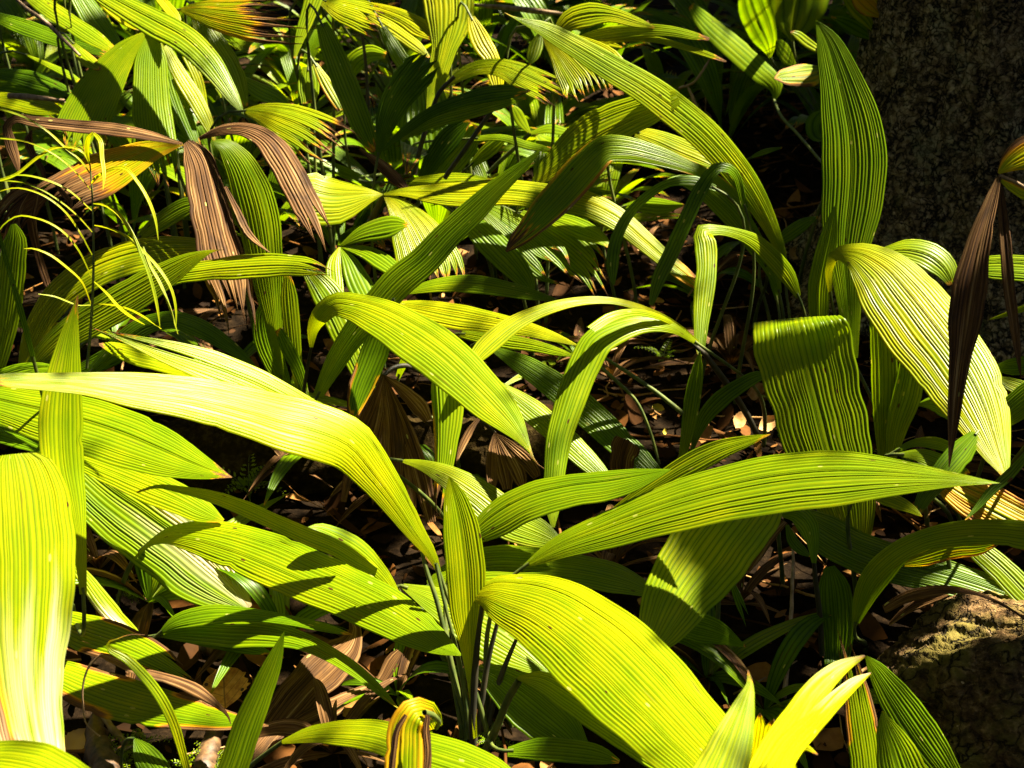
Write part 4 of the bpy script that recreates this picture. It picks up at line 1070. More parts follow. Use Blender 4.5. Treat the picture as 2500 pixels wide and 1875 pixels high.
# ------------------------------------------------------------------ right-hand middle distance
make_plant('palm_plant', 'tall palm plant with a very long leaf arching from the dark hollow to the top', 'plant', [
    F_('C', [(780, 1690, 22), (766, 1540, 46), (712, 1400, 86), (640, 1250, 130), (540, 1085, 162), (420, 930, 182), (300, 800, 192), (140, 665, 200), (-66, 515, 178), (-266, 400, 155), (-466, 280, 132), (-666, 172, 90), (-860, 98, 10), (-905, 75, 3)],
       3.22, 2.92, n=10, th=34, cup=-.14, tone=.56, tipw=.3, tlen=.04),
    F_('C', [(745, 1760, 30), (710, 1640, 76), (620, 1490, 110), (525, 1350, 140), (410, 1225, 142), (260, 1110, 110), (110, 1078, 46), (0, 1130, 8)], 3.14, 3.02, n=8, th=34, tone=.45, tipw=.05),
    F_('C', [(730, 1800, 20), (690, 1620, 60), (600, 1430, 80), (480, 1240, 82), (420, 1100, 60)], 3.2, 3.16, n=5, tone=.1),
    F_('C', [(860, 1780, 36), (800, 1660, 95), (700, 1540, 110), (600, 1450, 92), (480, 1398, 62), (350, 1378, 66), (285, 1385, 100), (300, 1460, 130), (308, 1600, 124), (292, 1760, 122), (275, 1940, 88), (268, 2100, 50), (268, 2155, 4)],
       2.98, 2.72, n=6, th=30, tone=.52, tipw=.2, tlen=.06, edgew=.1),
], base=('F', 800, 800))
make_plant('palm_leaf', 'olive leaf bent in an elbow, its lower arm ending in a burnt brown tip', 'leaf', [
    F_('B', [(2560, 1400, 40), (2450, 1180, 60), (2300, 1060, 70), (2120, 980, 92), (1950, 925, 122), (1800, 890, 145), (1665, 890, 172), (1550, 990, 205), (1425, 1130, 212), (1310, 1255, 182), (1205, 1370, 132), (1110, 1465, 72), (1070, 1510, 12)], 3.06, 2.93, n=10, th=24, tone=.44, tipw=.55, tlen=.14, edgew=.6, cup=-.12),
], base=('F', 560, 500))
bgleaf('dark strap leaf bent over at the top in the shade of the long arching leaf',
    F_('C', [(540, 1250, 40), (440, 1015, 60), (380, 1005, 66), (320, 1060, 72), (265, 1150, 86), (180, 1330, 92), (90, 1530, 92), (20, 1680, 84), (-25, 1830, 30)], 2.92, 2.78, n=4, tone=.15, tipw=.02, vee=.2))
bgleaf('narrow dark arching strap left of the bent dark strap',
    F_('B', [(2330, 1130, 40), (2210, 1085, 70), (2050, 1095, 50), (1900, 1185, 54), (1795, 1300, 64), (1732, 1430, 72), (1708, 1600, 72), (1716, 1710, 14)], 2.92, 2.86, n=3, tone=.18, tipw=.02))
bgleaf('olive leaf piece low in the shade right of the burnt brown tip',
    F_('B', [(1770, 1238, 20), (1900, 1225, 92), (2020, 1235, 88), (2135, 1230, 14)], 3.28, 3.24, n=5, tone=.5, tipw=.3))
bgleaf('lit pleated leaf with dark streaks behind the long arching leaf in the upper right',
    F_('B', [(1850, 790, 60), (1980, 830, 110), (2120, 890, 130), (2260, 950, 120), (2340, 1000, 60)], 3.24, 3.2, n=7, tone=.8, edgew=.2, th=34))
make_plant('palm_seedling', 'narrow spear-shaped leaf standing below the folded strap in the dark hollow', 'plant', [
    F_('F', [(150, 1310, 30), (180, 1180, 64), (202, 1050, 88), (226, 900, 98), (250, 760, 74), (268, 632, 5)], 2.68, 2.64, n=5, tone=.4, vee=.2, tipw=0),
    F_('F', [(212, 1250, 14), (248, 1135, 50), (300, 1020, 92), (385, 925, 105), (505, 838, 92), (620, 780, 64), (700, 770, 10)], 2.72, 2.66, n=5, tone=.35, th=30, tipw=0),
], base=('F', 190, 1340))
make_plant('palm_plant', 'tall broad upright pleated leaf against the tree trunk with a small spear beside it', 'plant', [
    F_('C', [(1185, 2150, 60), (1170, 1920, 115), (1155, 1725, 165), (1145, 1560, 225), (1158, 1380, 312), (1182, 1180, 372), (1192, 980, 386), (1180, 800, 364), (1140, 600, 302), (1085, 400, 218), (1020, 220, 112), (962, 124, 5)], 2.92, 2.86, n=16, th=10, vee=.10, tl=-18, lit=True, cup=-.05, tone=.40, tipw=.03, tlen=.02),
    F_('C', [(990, 2150, 60), (980, 1900, 112), (985, 1700, 132), (1010, 1560, 126), (1040, 1430, 108), (1062, 1320, 62), (1082, 1228, 5)], 2.84, 2.8, n=6, th=5, tone=.5, vee=.25, tipw=.03),
], base=('F', 1130, 900))
make_plant('palm_plant', 'large glowing yellow-green leaf bending over and down in front of the trunk', 'plant', [
    F_('F', [(1052, 300, 22, 2.72), (1044, 130, 50), (1075, 55, 70), (1175, 48, 150), (1330, 130, 330), (1480, 300, 440), (1630, 495, 480), (1785, 700, 455), (1900, 890, 400), (1985, 1080, 290), (2045, 1240, 175), (2088, 1350, 70), (2098, 1405, 10)],
       2.72, 2.36, n=21, th=26, cup=-.14, tone=.68, tipw=.3, tlen=.04, edgew=.06),
    F_('F', [(1380, 30, 60), (1520, 20, 130), (1650, 55, 165), (1740, 130, 150), (1790, 230, 60)], 2.8, 2.76, n=8, tone=.62, edgew=.15, pet=False),
    F_('F', [(1365, 1300, 50), (1372, 1050, 125), (1376, 800, 155), (1366, 560, 150), (1340, 330, 110), (1310, 150, 40)], 2.68, 2.64, n=6, th=5, lit=True, tone=.40, pet=False),
    F_('F', [(1410, 1300, 50), (1455, 1080, 130), (1515, 890, 165), (1540, 730, 150), (1530, 580, 110), (1500, 430, 30)], 2.66, 2.62, n=7, th=5, tl=-10, lit=True, tone=.45, pet=False),
], base=('F', 1390, 1420))
make_plant('palm_leaf', 'wide dark striped leaf seen face on, folded over along its straight top edge', 'leaf', [
    F_('F', [(1190, 1850, 120), (1165, 1650, 300), (1120, 1450, 400), (1040, 1215, 500), (985, 1000, 545), (935, 800, 565), (888, 600, 562), (858, 480, 550, 2.50), (848, 440, 545, 2.52), (848, 428, 538, 2.54), (849, 432, 532, 2.56)],
       2.50, 2.70, n=18, th=4, tl=-3, pleat=.09, cup=-.03, tone=.48, lit=.952, tipw=0, pet=False, wob=.014),
])
make_plant('dying_palm_leaf', 'dying leaf hanging at the right edge with dark brown strips and a bleached yellow blade', 'leaf', [
    F_('C', [(2062, 1060, 26), (2010, 1220, 78), (1950, 1420, 135), (1905, 1620, 182), (1875, 1800, 198), (1848, 2000, 178), (1822, 2200, 120), (1800, 2400, 86), (1780, 2620, 48), (1762, 2805, 6)], 2.05, 1.98, n=6, th=5, wear=.84, tone=.6, side=-.2, tipw=.1, vee=.35, pet=False, name='brown_strip'),
    F_('C', [(2066, 1070, 20), (2085, 1300, 60), (2105, 1520, 68), (2120, 1720, 72), (2148, 1920, 58), (2175, 2120, 36), (2192, 2260, 5)], 2.05, 2.0, n=3, wear=.9, tipw=.1, vee=.3, pet=False, name='brown_strip'),
    F_('C', [(2058, 1040, 16), (2110, 985, 110), (2200, 920, 190), (2330, 860, 200), (2450, 830, 120)], 2.05, 2.02, n=8, wear=.42, tone=.9, side=.45, tipw=0, pet=False, name='yellow_blade', lab='bleached yellow and brown blade'),
    F_('C', [(2066, 1075, 12), (2140, 1120, 52), (2240, 1170, 70), (2360, 1210, 60)], 2.05, 2.02, n=3, wear=.3, tone=.8, side=.4, tipw=0, pet=False, name='yellow_blade'),
    S_('C', [(2450, 1750, 22), (2400, 1400, 20), (2250, 1150, 18), (2120, 1075, 18), (2062, 1055, 18)], 2.1, 2.05, 'stalk', M_DRY),
], base=('F', 2550, 1900))
make_plant('palm_plant', 'green striped leaves crossing at the right edge in front of the trunk base', 'plant', [
    F_('F', [(1775, 215, 10), (1950, 132, 118), (2130, 125, 155), (2300, 140, 160), (2450, 165, 90)], 2.62, 2.56, n=9, th=36, tone=.5, pet=False),
    F_('F', [(2005, 443, 6), (2100, 412, 26), (2212, 372, 40), (2350, 330, 40)], 2.62, 2.58, n=3, tone=.6, tipw=0, wear=.2, pet=False),
    F_('F', [(2020, 735, 14), (2120, 722, 92), (2260, 712, 110), (2400, 720, 60)], 2.55, 2.5, n=7, th=36, tone=.35, pet=False),
    F_('F', [(2030, 785, 14), (2140, 830, 82), (2270, 880, 90), (2400, 940, 40)], 2.5, 2.46, n=6, th=30, tone=.6, pet=False),
    F_('F', [(1960, 1120, 30), (2080, 1030, 130), (2180, 950, 172), (2290, 870, 180), (2400, 800, 90)], 2.46, 2.4, n=10, th=30, tone=.56, pet=False),
    F_('F', [(1570, 955, 8), (1660, 940, 86), (1780, 985, 120), (1880, 1050, 60)], 2.66, 2.62, n=7, th=36, tone=.4, pet=False),
], base=('F', 2330, 1300))
make_plant('palm_plant', 'dark narrow leaves in deep shade behind the tip of the long right-hand blade', 'plant', [
    F_('F', [(1440, 1230, 20), (1560, 1180, 50), (1700, 1185, 74), (1800, 1230, 50), (1860, 1280, 8)], 2.5, 2.46, n=6, tone=.3, th=36),
    F_('F', [(1460, 1250, 20), (1600, 1260, 90), (1750, 1320, 110), (1880, 1380, 60)], 2.48, 2.44, n=7, tone=.5, wear=.15, th=30),
    F_('F', [(1940, 1110, 60), (1830, 1240, 150), (1720, 1370, 140), (1620, 1500, 100), (1560, 1620, 40)], 2.42, 2.36, n=8, tone=.28, th=25),
    F_('F', [(2260, 1215, 40), (2130, 1365, 62), (2010, 1475, 56), (1930, 1570, 34), (1855, 1650, 6)], 2.26, 2.2, n=3, tone=.2),
], base=('F', 1800, 1700))
make_plant('dying_palm_leaf', 'yellow leaf with black and orange stripes at the right under the glowing leaf tip', 'leaf', [
    F_('F', [(1690, 1370, 80), (1800, 1450, 190), (1960, 1535, 260), (2130, 1625, 275), (2300, 1710, 260), (2450, 1790, 120)], 2.42, 2.34, n=11, th=28, wear=.46, tone=.8, edgew=.25, tipw=.1, pleat=.24),
], base=('F', 1640, 1700))
make_plant('palm_plant', 'curving pleated leaf arching right over the dark root hollow', 'plant', [
    F_('I', [(1195, 810, 24), (1222, 680, 80), (1280, 530, 118), (1400, 400, 132), (1590, 292, 122), (1850, 238, 142), (2050, 235, 158), (2260, 258, 175), (2450, 290, 90)], 2.26, 2.1, n=8, th=38, tone=.40, tipw=.02),
    F_('I', [(1215, 790, 20), (1290, 640, 60), (1380, 500, 90), (1480, 390, 74), (1600, 320, 20)], 2.28, 2.22, n=5, th=10, tone=.2, pet=False),
    F_('I', [(1490, 430, 40), (1620, 390, 120), (1800, 340, 130), (1950, 330, 100), (2060, 310, 20)], 2.24, 2.2, n=6, th=-20, wear=.36, tone=.6, edgew=.3, pet=False),
], base=('I', 1195, 900))
make_plant('palm_leaf', 'long striped leaf with a small patch of light stretching across the shade at the right', 'leaf', [
    F_('I', [(830, 120, 80), (1000, 235, 225), (1230, 360, 242), (1480, 440, 232), (1800, 525, 205), (2100, 625, 165), (2350, 725, 80)], 2.42, 2.34, n=12, th=24, tone=.45, tipw=0),
])
make_plant('palm_leaf', 'bright green striped strap sloping off the right edge above the rock', 'leaf', [
    F_('I', [(1820, 250, 60), (1950, 355, 130), (2080, 465, 155), (2220, 610, 160), (2380, 790, 80)], 2.34, 2.26, n=7, th=22, tone=.5, tipw=0),
])
make_plant('palm_leaf', 'bright green leaf stub catching light just under the long right-hand blade', 'leaf', [
    F_('I', [(1290, 20, 30), (1390, 40, 85), (1480, 75, 80), (1560, 120, 40), (1600, 150, 6)], 2.34, 2.28, n=5, th=28, tone=.72, tipw=.3),
])
make_plant('palm_seedling', 'dark leaf drooping from a thin stalk beneath the long right-hand blade', 'plant', [
    F_('I', [(760, 140, 30), (840, 128, 110), (915, 190, 125), (945, 300, 80), (952, 430, 26)], 2.24, 2.2, n=6, th=25, tone=.26, tipw=0, pet=False),
    F_('I', [(790, 200, 20), (830, 300, 66), (890, 360, 50), (930, 390, 8)], 2.27, 2.24, n=4, tone=.2, pet=False),
    S_('I', [(950, 400, 26), (960, 520, 30), (985, 720, 34), (1000, 980, 36)], 2.22, 2.3, 'petiole', M_DARK),
], base=('I', 1010, 1080))
make_plant('palm_leaf', 'dark upright pleated leaf in the shade left of the curving leaf', 'leaf', [
    F_('I', [(1065, 1180, 60), (1085, 1000, 150), (1092, 850, 205), (1082, 700, 215), (1068, 560, 185), (1045, 450, 60)], 2.32, 2.28, n=9, tone=.22, th=5, vee=.15, tipw=0),
])
make_plant('dead_palm_leaf', 'thin brown dead leaf arching over the rock at the right', 'dead leaf', [
    F_('I', [(1370, 705, 50), (1500, 632, 72), (1700, 588, 56), (1920, 608, 26), (2060, 665, 20), (2260, 790, 18)], 2.22, 2.14, n=5, th=38, wear=.92, tipw=0, pet=False),
    F_('I', [(1400, 800, 20), (1520, 700, 50), (1680, 640, 40), (1760, 620, 6)], 2.26, 2.22, n=4, wear=.92, tipw=0, pet=False),
])
make_plant('palm_leaf', 'broad underside of a hanging green leaf below the long right-hand blade', 'leaf', [
    F_('I', [(640, -60, 380, 2.2), (545, 60, 470), (405, 240, 500), (275, 420, 480), (145, 600, 420), (60, 760, 330), (0, 880, 210), (-60, 980, 50)], 2.2, 2.04, n=13, th=5, tl=0, lit=False, tone=.5, tipw=.15, tlen=.03, pet=False),
    F_('I', [(90, 800, 60), (240, 810, 170), (380, 850, 140), (480, 900, 60), (545, 932, 6)], 2.2, 2.12, n=9, th=20, tone=.22, tipw=.4, tlen=.06, pet=False),
    F_('I', [(450, 520, 20), (490, 620, 50), (530, 720, 56), (565, 815, 46)], 2.26, 2.22, n=4, tone=.25, rag=2, rs=.6, tipw=0, pet=False),
    S_('I', [(380, 640, 26), (370, 800, 34), (350, 980, 36), (330, 1100, 36)], 2.24, 2.28, 'stalk'),
    F_('I', [(780, 180, 30), (700, 260, 56), (620, 380, 50), (550, 500, 6)], 2.26, 2.22, n=4, wear=.95, pet=False, name='dry_strip'),
])

# ------------------------------------------------------------------ bottom right foreground
make_plant('palm_leaf', 'bright upright blade with a dry twisted tip in front of the pale forked leaf', 'leaf', [
    F_('I', [(330, 1830, 330), (395, 1690, 318), (440, 1570, 275), (500, 1400, 200), (545, 1255, 112), (568, 1160, 46), (556, 1070, 6)], 1.44, 1.60, n=9, th=5, tl=-10, tone=.74, tipw=.5, tlen=.1, vee=.1),
])
make_plant('palm_leaf', 'yellow-white forked leaf with blunt torn tips at the bottom right', 'leaf', [
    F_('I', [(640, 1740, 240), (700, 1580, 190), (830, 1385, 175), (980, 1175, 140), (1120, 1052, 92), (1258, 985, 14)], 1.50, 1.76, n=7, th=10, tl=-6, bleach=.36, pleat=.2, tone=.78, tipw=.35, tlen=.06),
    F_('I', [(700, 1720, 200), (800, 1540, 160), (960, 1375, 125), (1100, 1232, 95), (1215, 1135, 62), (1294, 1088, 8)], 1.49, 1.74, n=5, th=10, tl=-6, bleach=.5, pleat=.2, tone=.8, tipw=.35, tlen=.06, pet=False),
    F_('I', [(600, 1720, 130), (655, 1560, 160), (690, 1420, 190), (705, 1310, 195), (715, 1262, 150)], 1.64, 1.6, n=6, th=10, tone=.9, tipw=.4, tlen=.12, rag=3, rs=.85, pet=False),
    F_('I', [(760, 1690, 40), (830, 1570, 62), (900, 1535, 40), (975, 1580, 6)], 1.6, 1.56, n=2, tone=.85, tipw=.4, pet=False, name='leaflet'),
    F_('I', [(760, 1900, 160), (790, 1700, 130), (810, 1620, 60), (820, 1590, 8)], 1.58, 1.54, n=4, tone=.85, tipw=0, pet=False, name='leaflet'),
])
make_plant('palm_leaf', 'yellow-striped upright leaf with frayed brown strands at the bottom right', 'leaf', [
    F_('I', [(1290, 1800, 200), (1275, 1600, 205), (1245, 1400, 190), (1215, 1230, 165), (1185, 1080, 140), (1150, 960, 150), (1120, 860, 150), (1100, 800, 140)], 1.90, 1.90, n=9, th=5, tl=-25, tone=.68, wear=.15, edgew=.65, rag=4, rs=.6, jag=.2, tipw=.4, tlen=.28),
])
make_plant('palm_leaf', 'broad dark green leaf leaning right beside the cracked rock', 'leaf', [
    F_('I', [(1840, 1820, 120), (1720, 1640, 200), (1600, 1470, 238), (1490, 1310, 225), (1390, 1165, 165), (1310, 1050, 90), (1262, 988, 10)], 1.98, 1.96, n=9, th=18, lit=.93, tone=.36, tipw=.05, edgew=.1),
])
make_plant('palm_leaf', 'small pointed pleated leaf at the bottom edge in front of the dark leaning leaf', 'leaf', [
    F_('I', [(1560, 1850, 320), (1490, 1690, 290), (1435, 1530, 215), (1385, 1405, 115), (1362, 1318, 8)], 1.82, 1.82, n=9, th=8, tl=-14, lit=.98, tone=.48, tipw=.2, tlen=.03),
])

# ------------------------------------------------------------------ broad-leaved plants at the top right
def broad(label, *items, **kw):
    return make_plant('broadleaf_plant', label, 'plant', list(items), **kw)
broad('long pale-edged leaf leaning left from a thin stalk in the dark upper right',
    F_('C', [(715, 605, 10), (725, 530, 84), (620, 412, 128), (480, 285, 132), (340, 165, 122), (250, 75, 76), (215, 30, 40)], 4.16, 4.08, n=4, pleat=.05, tone=.5, lit=(.3,1), tipw=.35, tlen=.04, pet=False),
    S_('C', [(712, 600, 14), (745, 680, 16), (850, 800, 16), (1000, 975, 16)], 4.16, 3.6, 'stem'),
    base=('C', 1040, 1050))
broad('broad glossy leaves with clear midribs at the top right beside the trunk',
    F_('C', [(690, 350, 10), (685, 280, 96), (650, 180, 172), (600, 60, 195), (560, -60, 160), (520, -150, 40)], 4.26, 3.5, n=3, pleat=.05, tone=.42, lit=True, tipw=0, vee=.1, pet=False),
    F_('C', [(822, 250, 10), (832, 170, 195), (855, 60, 325), (870, -60, 340), (880, -200, 200)], 4.16, 4.14, n=3, pleat=.04, tone=.55, tipw=0, vee=.08, pet=False),
    F_('C', [(850, 400, 14), (790, 330, 92), (740, 270, 60), (725, 245, 8)], 4.14, 3.4, n=3, pleat=.05, tone=.45, lit=True, tipw=0, pet=False),
    S_('C', [(822, 245, 18), (835, 330, 18), (870, 440, 18), (960, 620, 18)], 4.18, 4.28, 'stem'),
    S_('C', [(690, 340, 16), (720, 400, 16), (800, 480, 16), (950, 660, 16)], 4.26, 4.30, 'stem'),
    base=('C', 1000, 900))
broad('brown-edged reddish leaf pointing left below the glossy broad leaves',
    F_('C', [(1010, 420, 60), (930, 440, 140), (830, 452, 120), (750, 462, 70), (715, 470, 12)], 3.36, 3.34, n=4, pleat=.08, wear=.34, tone=.5, edgew=.4, tipw=.2),
    F_('C', [(985, 300, 40), (910, 250, 60), (850, 205, 48), (808, 190, 8)], 3.38, 3.36, n=2, tone=.75, wear=.3, tipw=.3))
broad('small green leaves in the gap between the broad leaves and the trunk',
    F_('C', [(1310, 190, 10), (1270, 120, 70), (1200, 50, 82), (1140, -20, 40)], 3.4, 3.38, n=2, pleat=.05, tone=.62, tipw=0),
    F_('C', [(1320, 240, 10), (1240, 185, 76), (1150, 135, 72), (1055, 100, 12)], 3.5, 3.48, n=2, pleat=.05, tone=.35, tipw=.3),
    S_('C', [(1275, 130, 12), (1280, 200, 12), (1310, 270, 12)], 3.42, 3.44, 'stem'))
broad('orange dying leaf tucked against the trunk at the top edge',
    F_('C', [(1360, 100, 20), (1310, 40, 130), (1250, -20, 150), (1180, -80, 60)], 3.36, 3.34, n=3, pleat=.05, wear=.50, tone=.9, tipw=0))
broad('small round leaf half hidden behind the tall upright pleated leaf',
    F_('C', [(1020, 660, 20), (985, 700, 110), (965, 755, 130), (980, 815, 90), (1010, 840, 20)], 3.3, 3.28, n=2, pleat=.03, tone=.35, tipw=0))
bgleaf('green leaf lying low in the dark hollow left of the small spear',
    F_('C', [(690, 1480, 30), (800, 1400, 82), (890, 1340, 70), (975, 1298, 10)], 3.3, 3.26, n=4, tone=.35))
bgleaf('faint narrow leaf in the dark gap left of the tall upright leaf',
    F_('C', [(560, 950, 10), (650, 910, 34), (760, 885, 8)], 3.7, 3.66, n=2, tone=.2))

def build_crown():
    """The tree's crown overhead: an unseen deep leaf layer, openings cut along sun rays to light chosen blades."""
    rng = np.random.default_rng(5)
    S = np.array(SUN)
    e1 = unit(np.cross(S, (0, 0, 1.0))); e2 = np.cross(S, e1)
    M2 = np.stack([e1, e2], 1)
    pts, rad = [], []
    for P, B, W in LIT:
        for u in (-.78, -.4, 0, .4, .78):
            pts.append((P + B * (W * 0.5 * u)[:, None]) @ M2); rad.append(W * 0.11 + 0.003)
    pts = np.concatenate(pts); rad = np.concatenate(rad)
    c = 0.008
    lo = pts.min(0) - 0.5
    dim = np.ceil((pts.max(0) + 0.5 - lo) / c).astype(int)
    mask = np.zeros(dim, bool)
    for (x, y), r in zip(pts, rad):
        i0, j0 = ((x - r - lo[0]) / c, (y - r - lo[1]) / c); i1, j1 = ((x + r - lo[0]) / c + 1, (y + r - lo[1]) / c + 1)
        mask[int(i0):int(i1) + 1, int(j0):int(j1) + 1] = True
    for P, r, h, dn in SHADE:
        x, y = P @ M2
        I, J = np.ogrid[:dim[0], :dim[1]]
        mask &= ((I * c + lo[0] - x) ** 2 + (J * c + lo[1] - y) ** 2) > r * r

    thin = np.zeros(dim, np.float32)
    for P, B, W, f in THIN:
        for u in (-.8, -.4, 0, .4, .8):
            for (x, y), r in zip((P + B * (W * 0.5 * u)[:, None]) @ M2, W * 0.15 + 0.02):
                i0, j0 = max((x - r - lo[0]) / c, 0), max((y - r - lo[1]) / c, 0); i1, j1 = (x + r - lo[0]) / c + 1, (y + r - lo[1]) / c + 1
                thin[int(i0):int(i1) + 1, int(j0):int(j1) + 1] = f

    def grow(m, n):
        m = m.copy()
        for k in range(n):
            g = m.copy()
            g[1:] |= m[:-1]; g[:-1] |= m[1:]; g[:, 1:] |= m[:, :-1]; g[:, :-1] |= m[:, 1:]
            m = g
        return m

    def keep(Q, size):
        m = grow(mask, int(size * (0.40 if size < .1 else 0.5) / c))
        ij = ((Q @ M2 - lo) / c).astype(int)
        inside = (ij >= 0).all(1) & (ij < dim).all(1)
        ij = np.clip(ij, 0, dim - 1)
        clear = m[ij[:, 0], ij[:, 1]] | (rng.random(len(Q)) < thin[ij[:, 0], ij[:, 1]])
        return ~(inside & clear)
    clouds = []
    # fine layer above the picture, coarse masses around it
    n = 110000
    z = rng.uniform(3.1, 4.3, n)
    Q = np.stack([rng.uniform(-2.4, 2.2, n) + S[0] / S[2] * z, rng.uniform(1.0, 6.6, n) + S[1] / S[2] * z, z], 1)
    k = keep(Q, 0.062)
    clouds.append(leaf_cloud(Q[k], 0.062, rng))
    n = 24000
    Q = np.stack([rng.uniform(-9, 9, n), rng.uniform(-6, 14, n), rng.uniform(3.3, 5.2, n)], 1)
    R = np.hypot(Q[:, 0], Q[:, 1] - 4)
    Q[:, 2] -= np.clip(R - 6, 0, 5) * rng.random(n) * 1.0
    k = keep(Q, 0.22) & (R < 10)
    clouds.append(leaf_cloud(Q[k], 0.22, rng))
    V = np.concatenate([c[0] for c in clouds]); F = np.arange(len(V)).reshape(-1, 6)
    link('crown', new_mesh('crown', V, F, [M_CROWN], smooth=False), tree)
    for k in range(16):
        a = 6.28 * k / 16; r = rng.uniform(1.5, 5)
        q = TOP + np.array((r * math.cos(a), r * math.sin(a), rng.uniform(-.2, .6)))
        C = bezier(TOP - np.array((0, 0, 0.3)), TOP + np.array((0, 0, 0.3)), (TOP + q) / 2 + np.array((0, 0, .3)), q, 14)
        if not keep(C[4:], 0.25).all():
            continue                      # no limb crosses the openings
        v, f = tube_arrays(C, np.linspace(0.045, 0.010, 14))
        link('limb', new_mesh('limb', v, f, [M_BARK]), tree)


# sun spots on the rock, the trunk foot and the litter
def sun_spot(tile, x, y, d, r):
    px, py = pix(tile, x, y)
    P = world_at(px, py, min(d, float(ground_depth(py))))[None]
    LIT.append((P, np.array(((0., 0, 1),)), np.array((r,))))


for i in range(7):
    P = world_at(*[np.array(v) for v in (*pix('I', 1700 + 70 * i, 830 - 25 * math.sin(i * .55) * 3), 2.22)])[None]
    LIT.append((P, np.array(((0., 1, 0),)), np.array((0.055,))))
for sp in [('I', 2120, 1150, 2.02, .05), ('I', 2190, 1330, 1.98, .06), ('I', 2080, 1560, 1.95, .05), ('C', 800, 1570, 9, .05), ('F', 560, 1060, 9, .08), ('F', 480, 560, 9, .05), ('E', 1990, 970, 9, .04), ('F', 430, 120, 9, .10),
           ('G', 1345, 1180, 2.24, .07), ('G', 460, 1500, 9, .04), ('G', 1900, 1000, 2.2, .10), ('E', 1390, 250, 9, .03)]:
    sun_spot(*sp)

# ------------------------------------------------------------------ the forest all round, unseen, added to block low sky light
def build_forest():
    rng = np.random.default_rng(15)
    n = 9000
    a = rng.random(n) * 6.283; r = rng.uniform(9.0, 12.5, n)
    Q = np.stack([r * np.cos(a), 3 + r * np.sin(a), 5.2 * rng.random(n) ** .8], 1)
    V, F = leaf_cloud(Q, 0.42, rng, flat=0.9)
    o = link('unseen_forest', new_mesh('unseen_forest', V, F, [M_CROWN], smooth=False))
    tag(o, 'dark mass of unseen forest foliage surrounding the clearing', 'forest', kind='stuff')
build_forest()

# ------------------------------------------------------------------ the cracked rock at the bottom right
def build_rock():
    c = on_ground('I', 2290, 1240)
    n, m = 130, 220
    ph = np.linspace(0.0, math.pi * 0.56, n); th = np.linspace(0, 2 * math.pi, m, endpoint=False)
    P, T = np.meshgrid(ph, th, indexing='ij')
    r = 1 + 0.05 * np.sin(3 * T + 1) * np.sin(P) + 0.04 * np.sin(5 * T + 4 * P) + 0.02 * np.sin(11 * T - 7 * P) + 0.012 * np.sin(23 * T + 19 * P)
    rr = np.random.default_rng(3)
    for q_ in range(26):
        k1, k2 = rr.integers(4, 60), rr.integers(4, 60)
        r = r + 0.035 / (k1 + k2) ** .7 * np.sin(k1 * T + k2 * P + rr.random() * 6.28)
    r = r + rr.normal(0, 0.006, r.shape)
    X = np.stack([c[0] + 0.24 * r * np.sin(P) * np.cos(T), c[1] + 0.20 * r * np.sin(P) * np.sin(T), 0.145 * r * np.cos(P) + 0.0], -1)
    i = np.arange(P.size).reshape(P.shape); j = np.roll(i, -1, 1)
    q = np.stack([i[:-1], i[1:], j[1:], j[:-1]], -1).reshape(-1, 4)
    o = link('rock', new_mesh('rock', X.reshape(-1, 3), q, [M_ROCK]))
    tag(o, 'rounded cracked rock with brown crust and moss in the bottom right corner', 'rock')
build_rock()


def build_log():
    a = on_ground('D', 900, 1330, 0.03); b = on_ground('E', 1700, 1330, 0.03)
    n = 60
    C = a + np.linspace(0, 1, n)[:, None] * (b - a)
    C[:, 1] += 0.05 * np.sin(np.linspace(0, 3, n)); 
    rng = np.random.default_rng(8)
    k = 40
    T = unit(b - a); A = unit(np.cross(T, (0, 0, 1.0))); U = np.cross(A, T)
    an = np.linspace(0, 6.283, k, endpoint=False)
    R = 0.085 * (1 + 0.12 * np.sin(np.linspace(0, 9, n)))[:, None] * (1 + 0.05 * np.sin(an * 6))[None, :] + rng.normal(0, 0.004, (n, k))
    R[0] *= 0.55; R[-1] *= 0.55
    X = C[:, None, :] + R[..., None] * (np.cos(an)[None, :, None] * A + np.sin(an)[None, :, None] * U)
    i = np.arange(n * k).reshape(n, k); j = np.roll(i, -1, 1)
    q = np.stack([i[:-1], j[:-1], j[1:], i[1:]], -1).reshape(-1, 4)
    o = link('fallen_log', new_mesh('fallen_log', X.reshape(-1, 3), q, [M_SOIL2]))
    tag(o, 'dark mossy rotten log lying behind the big bright plant', 'log')


M_SOIL2 = soil_material("rotten_wood", (0.004, 0.003, 0.001), (0.016, 0.010, 0.003), (0.05, 0.036, 0.010), 1.6)
build_log()

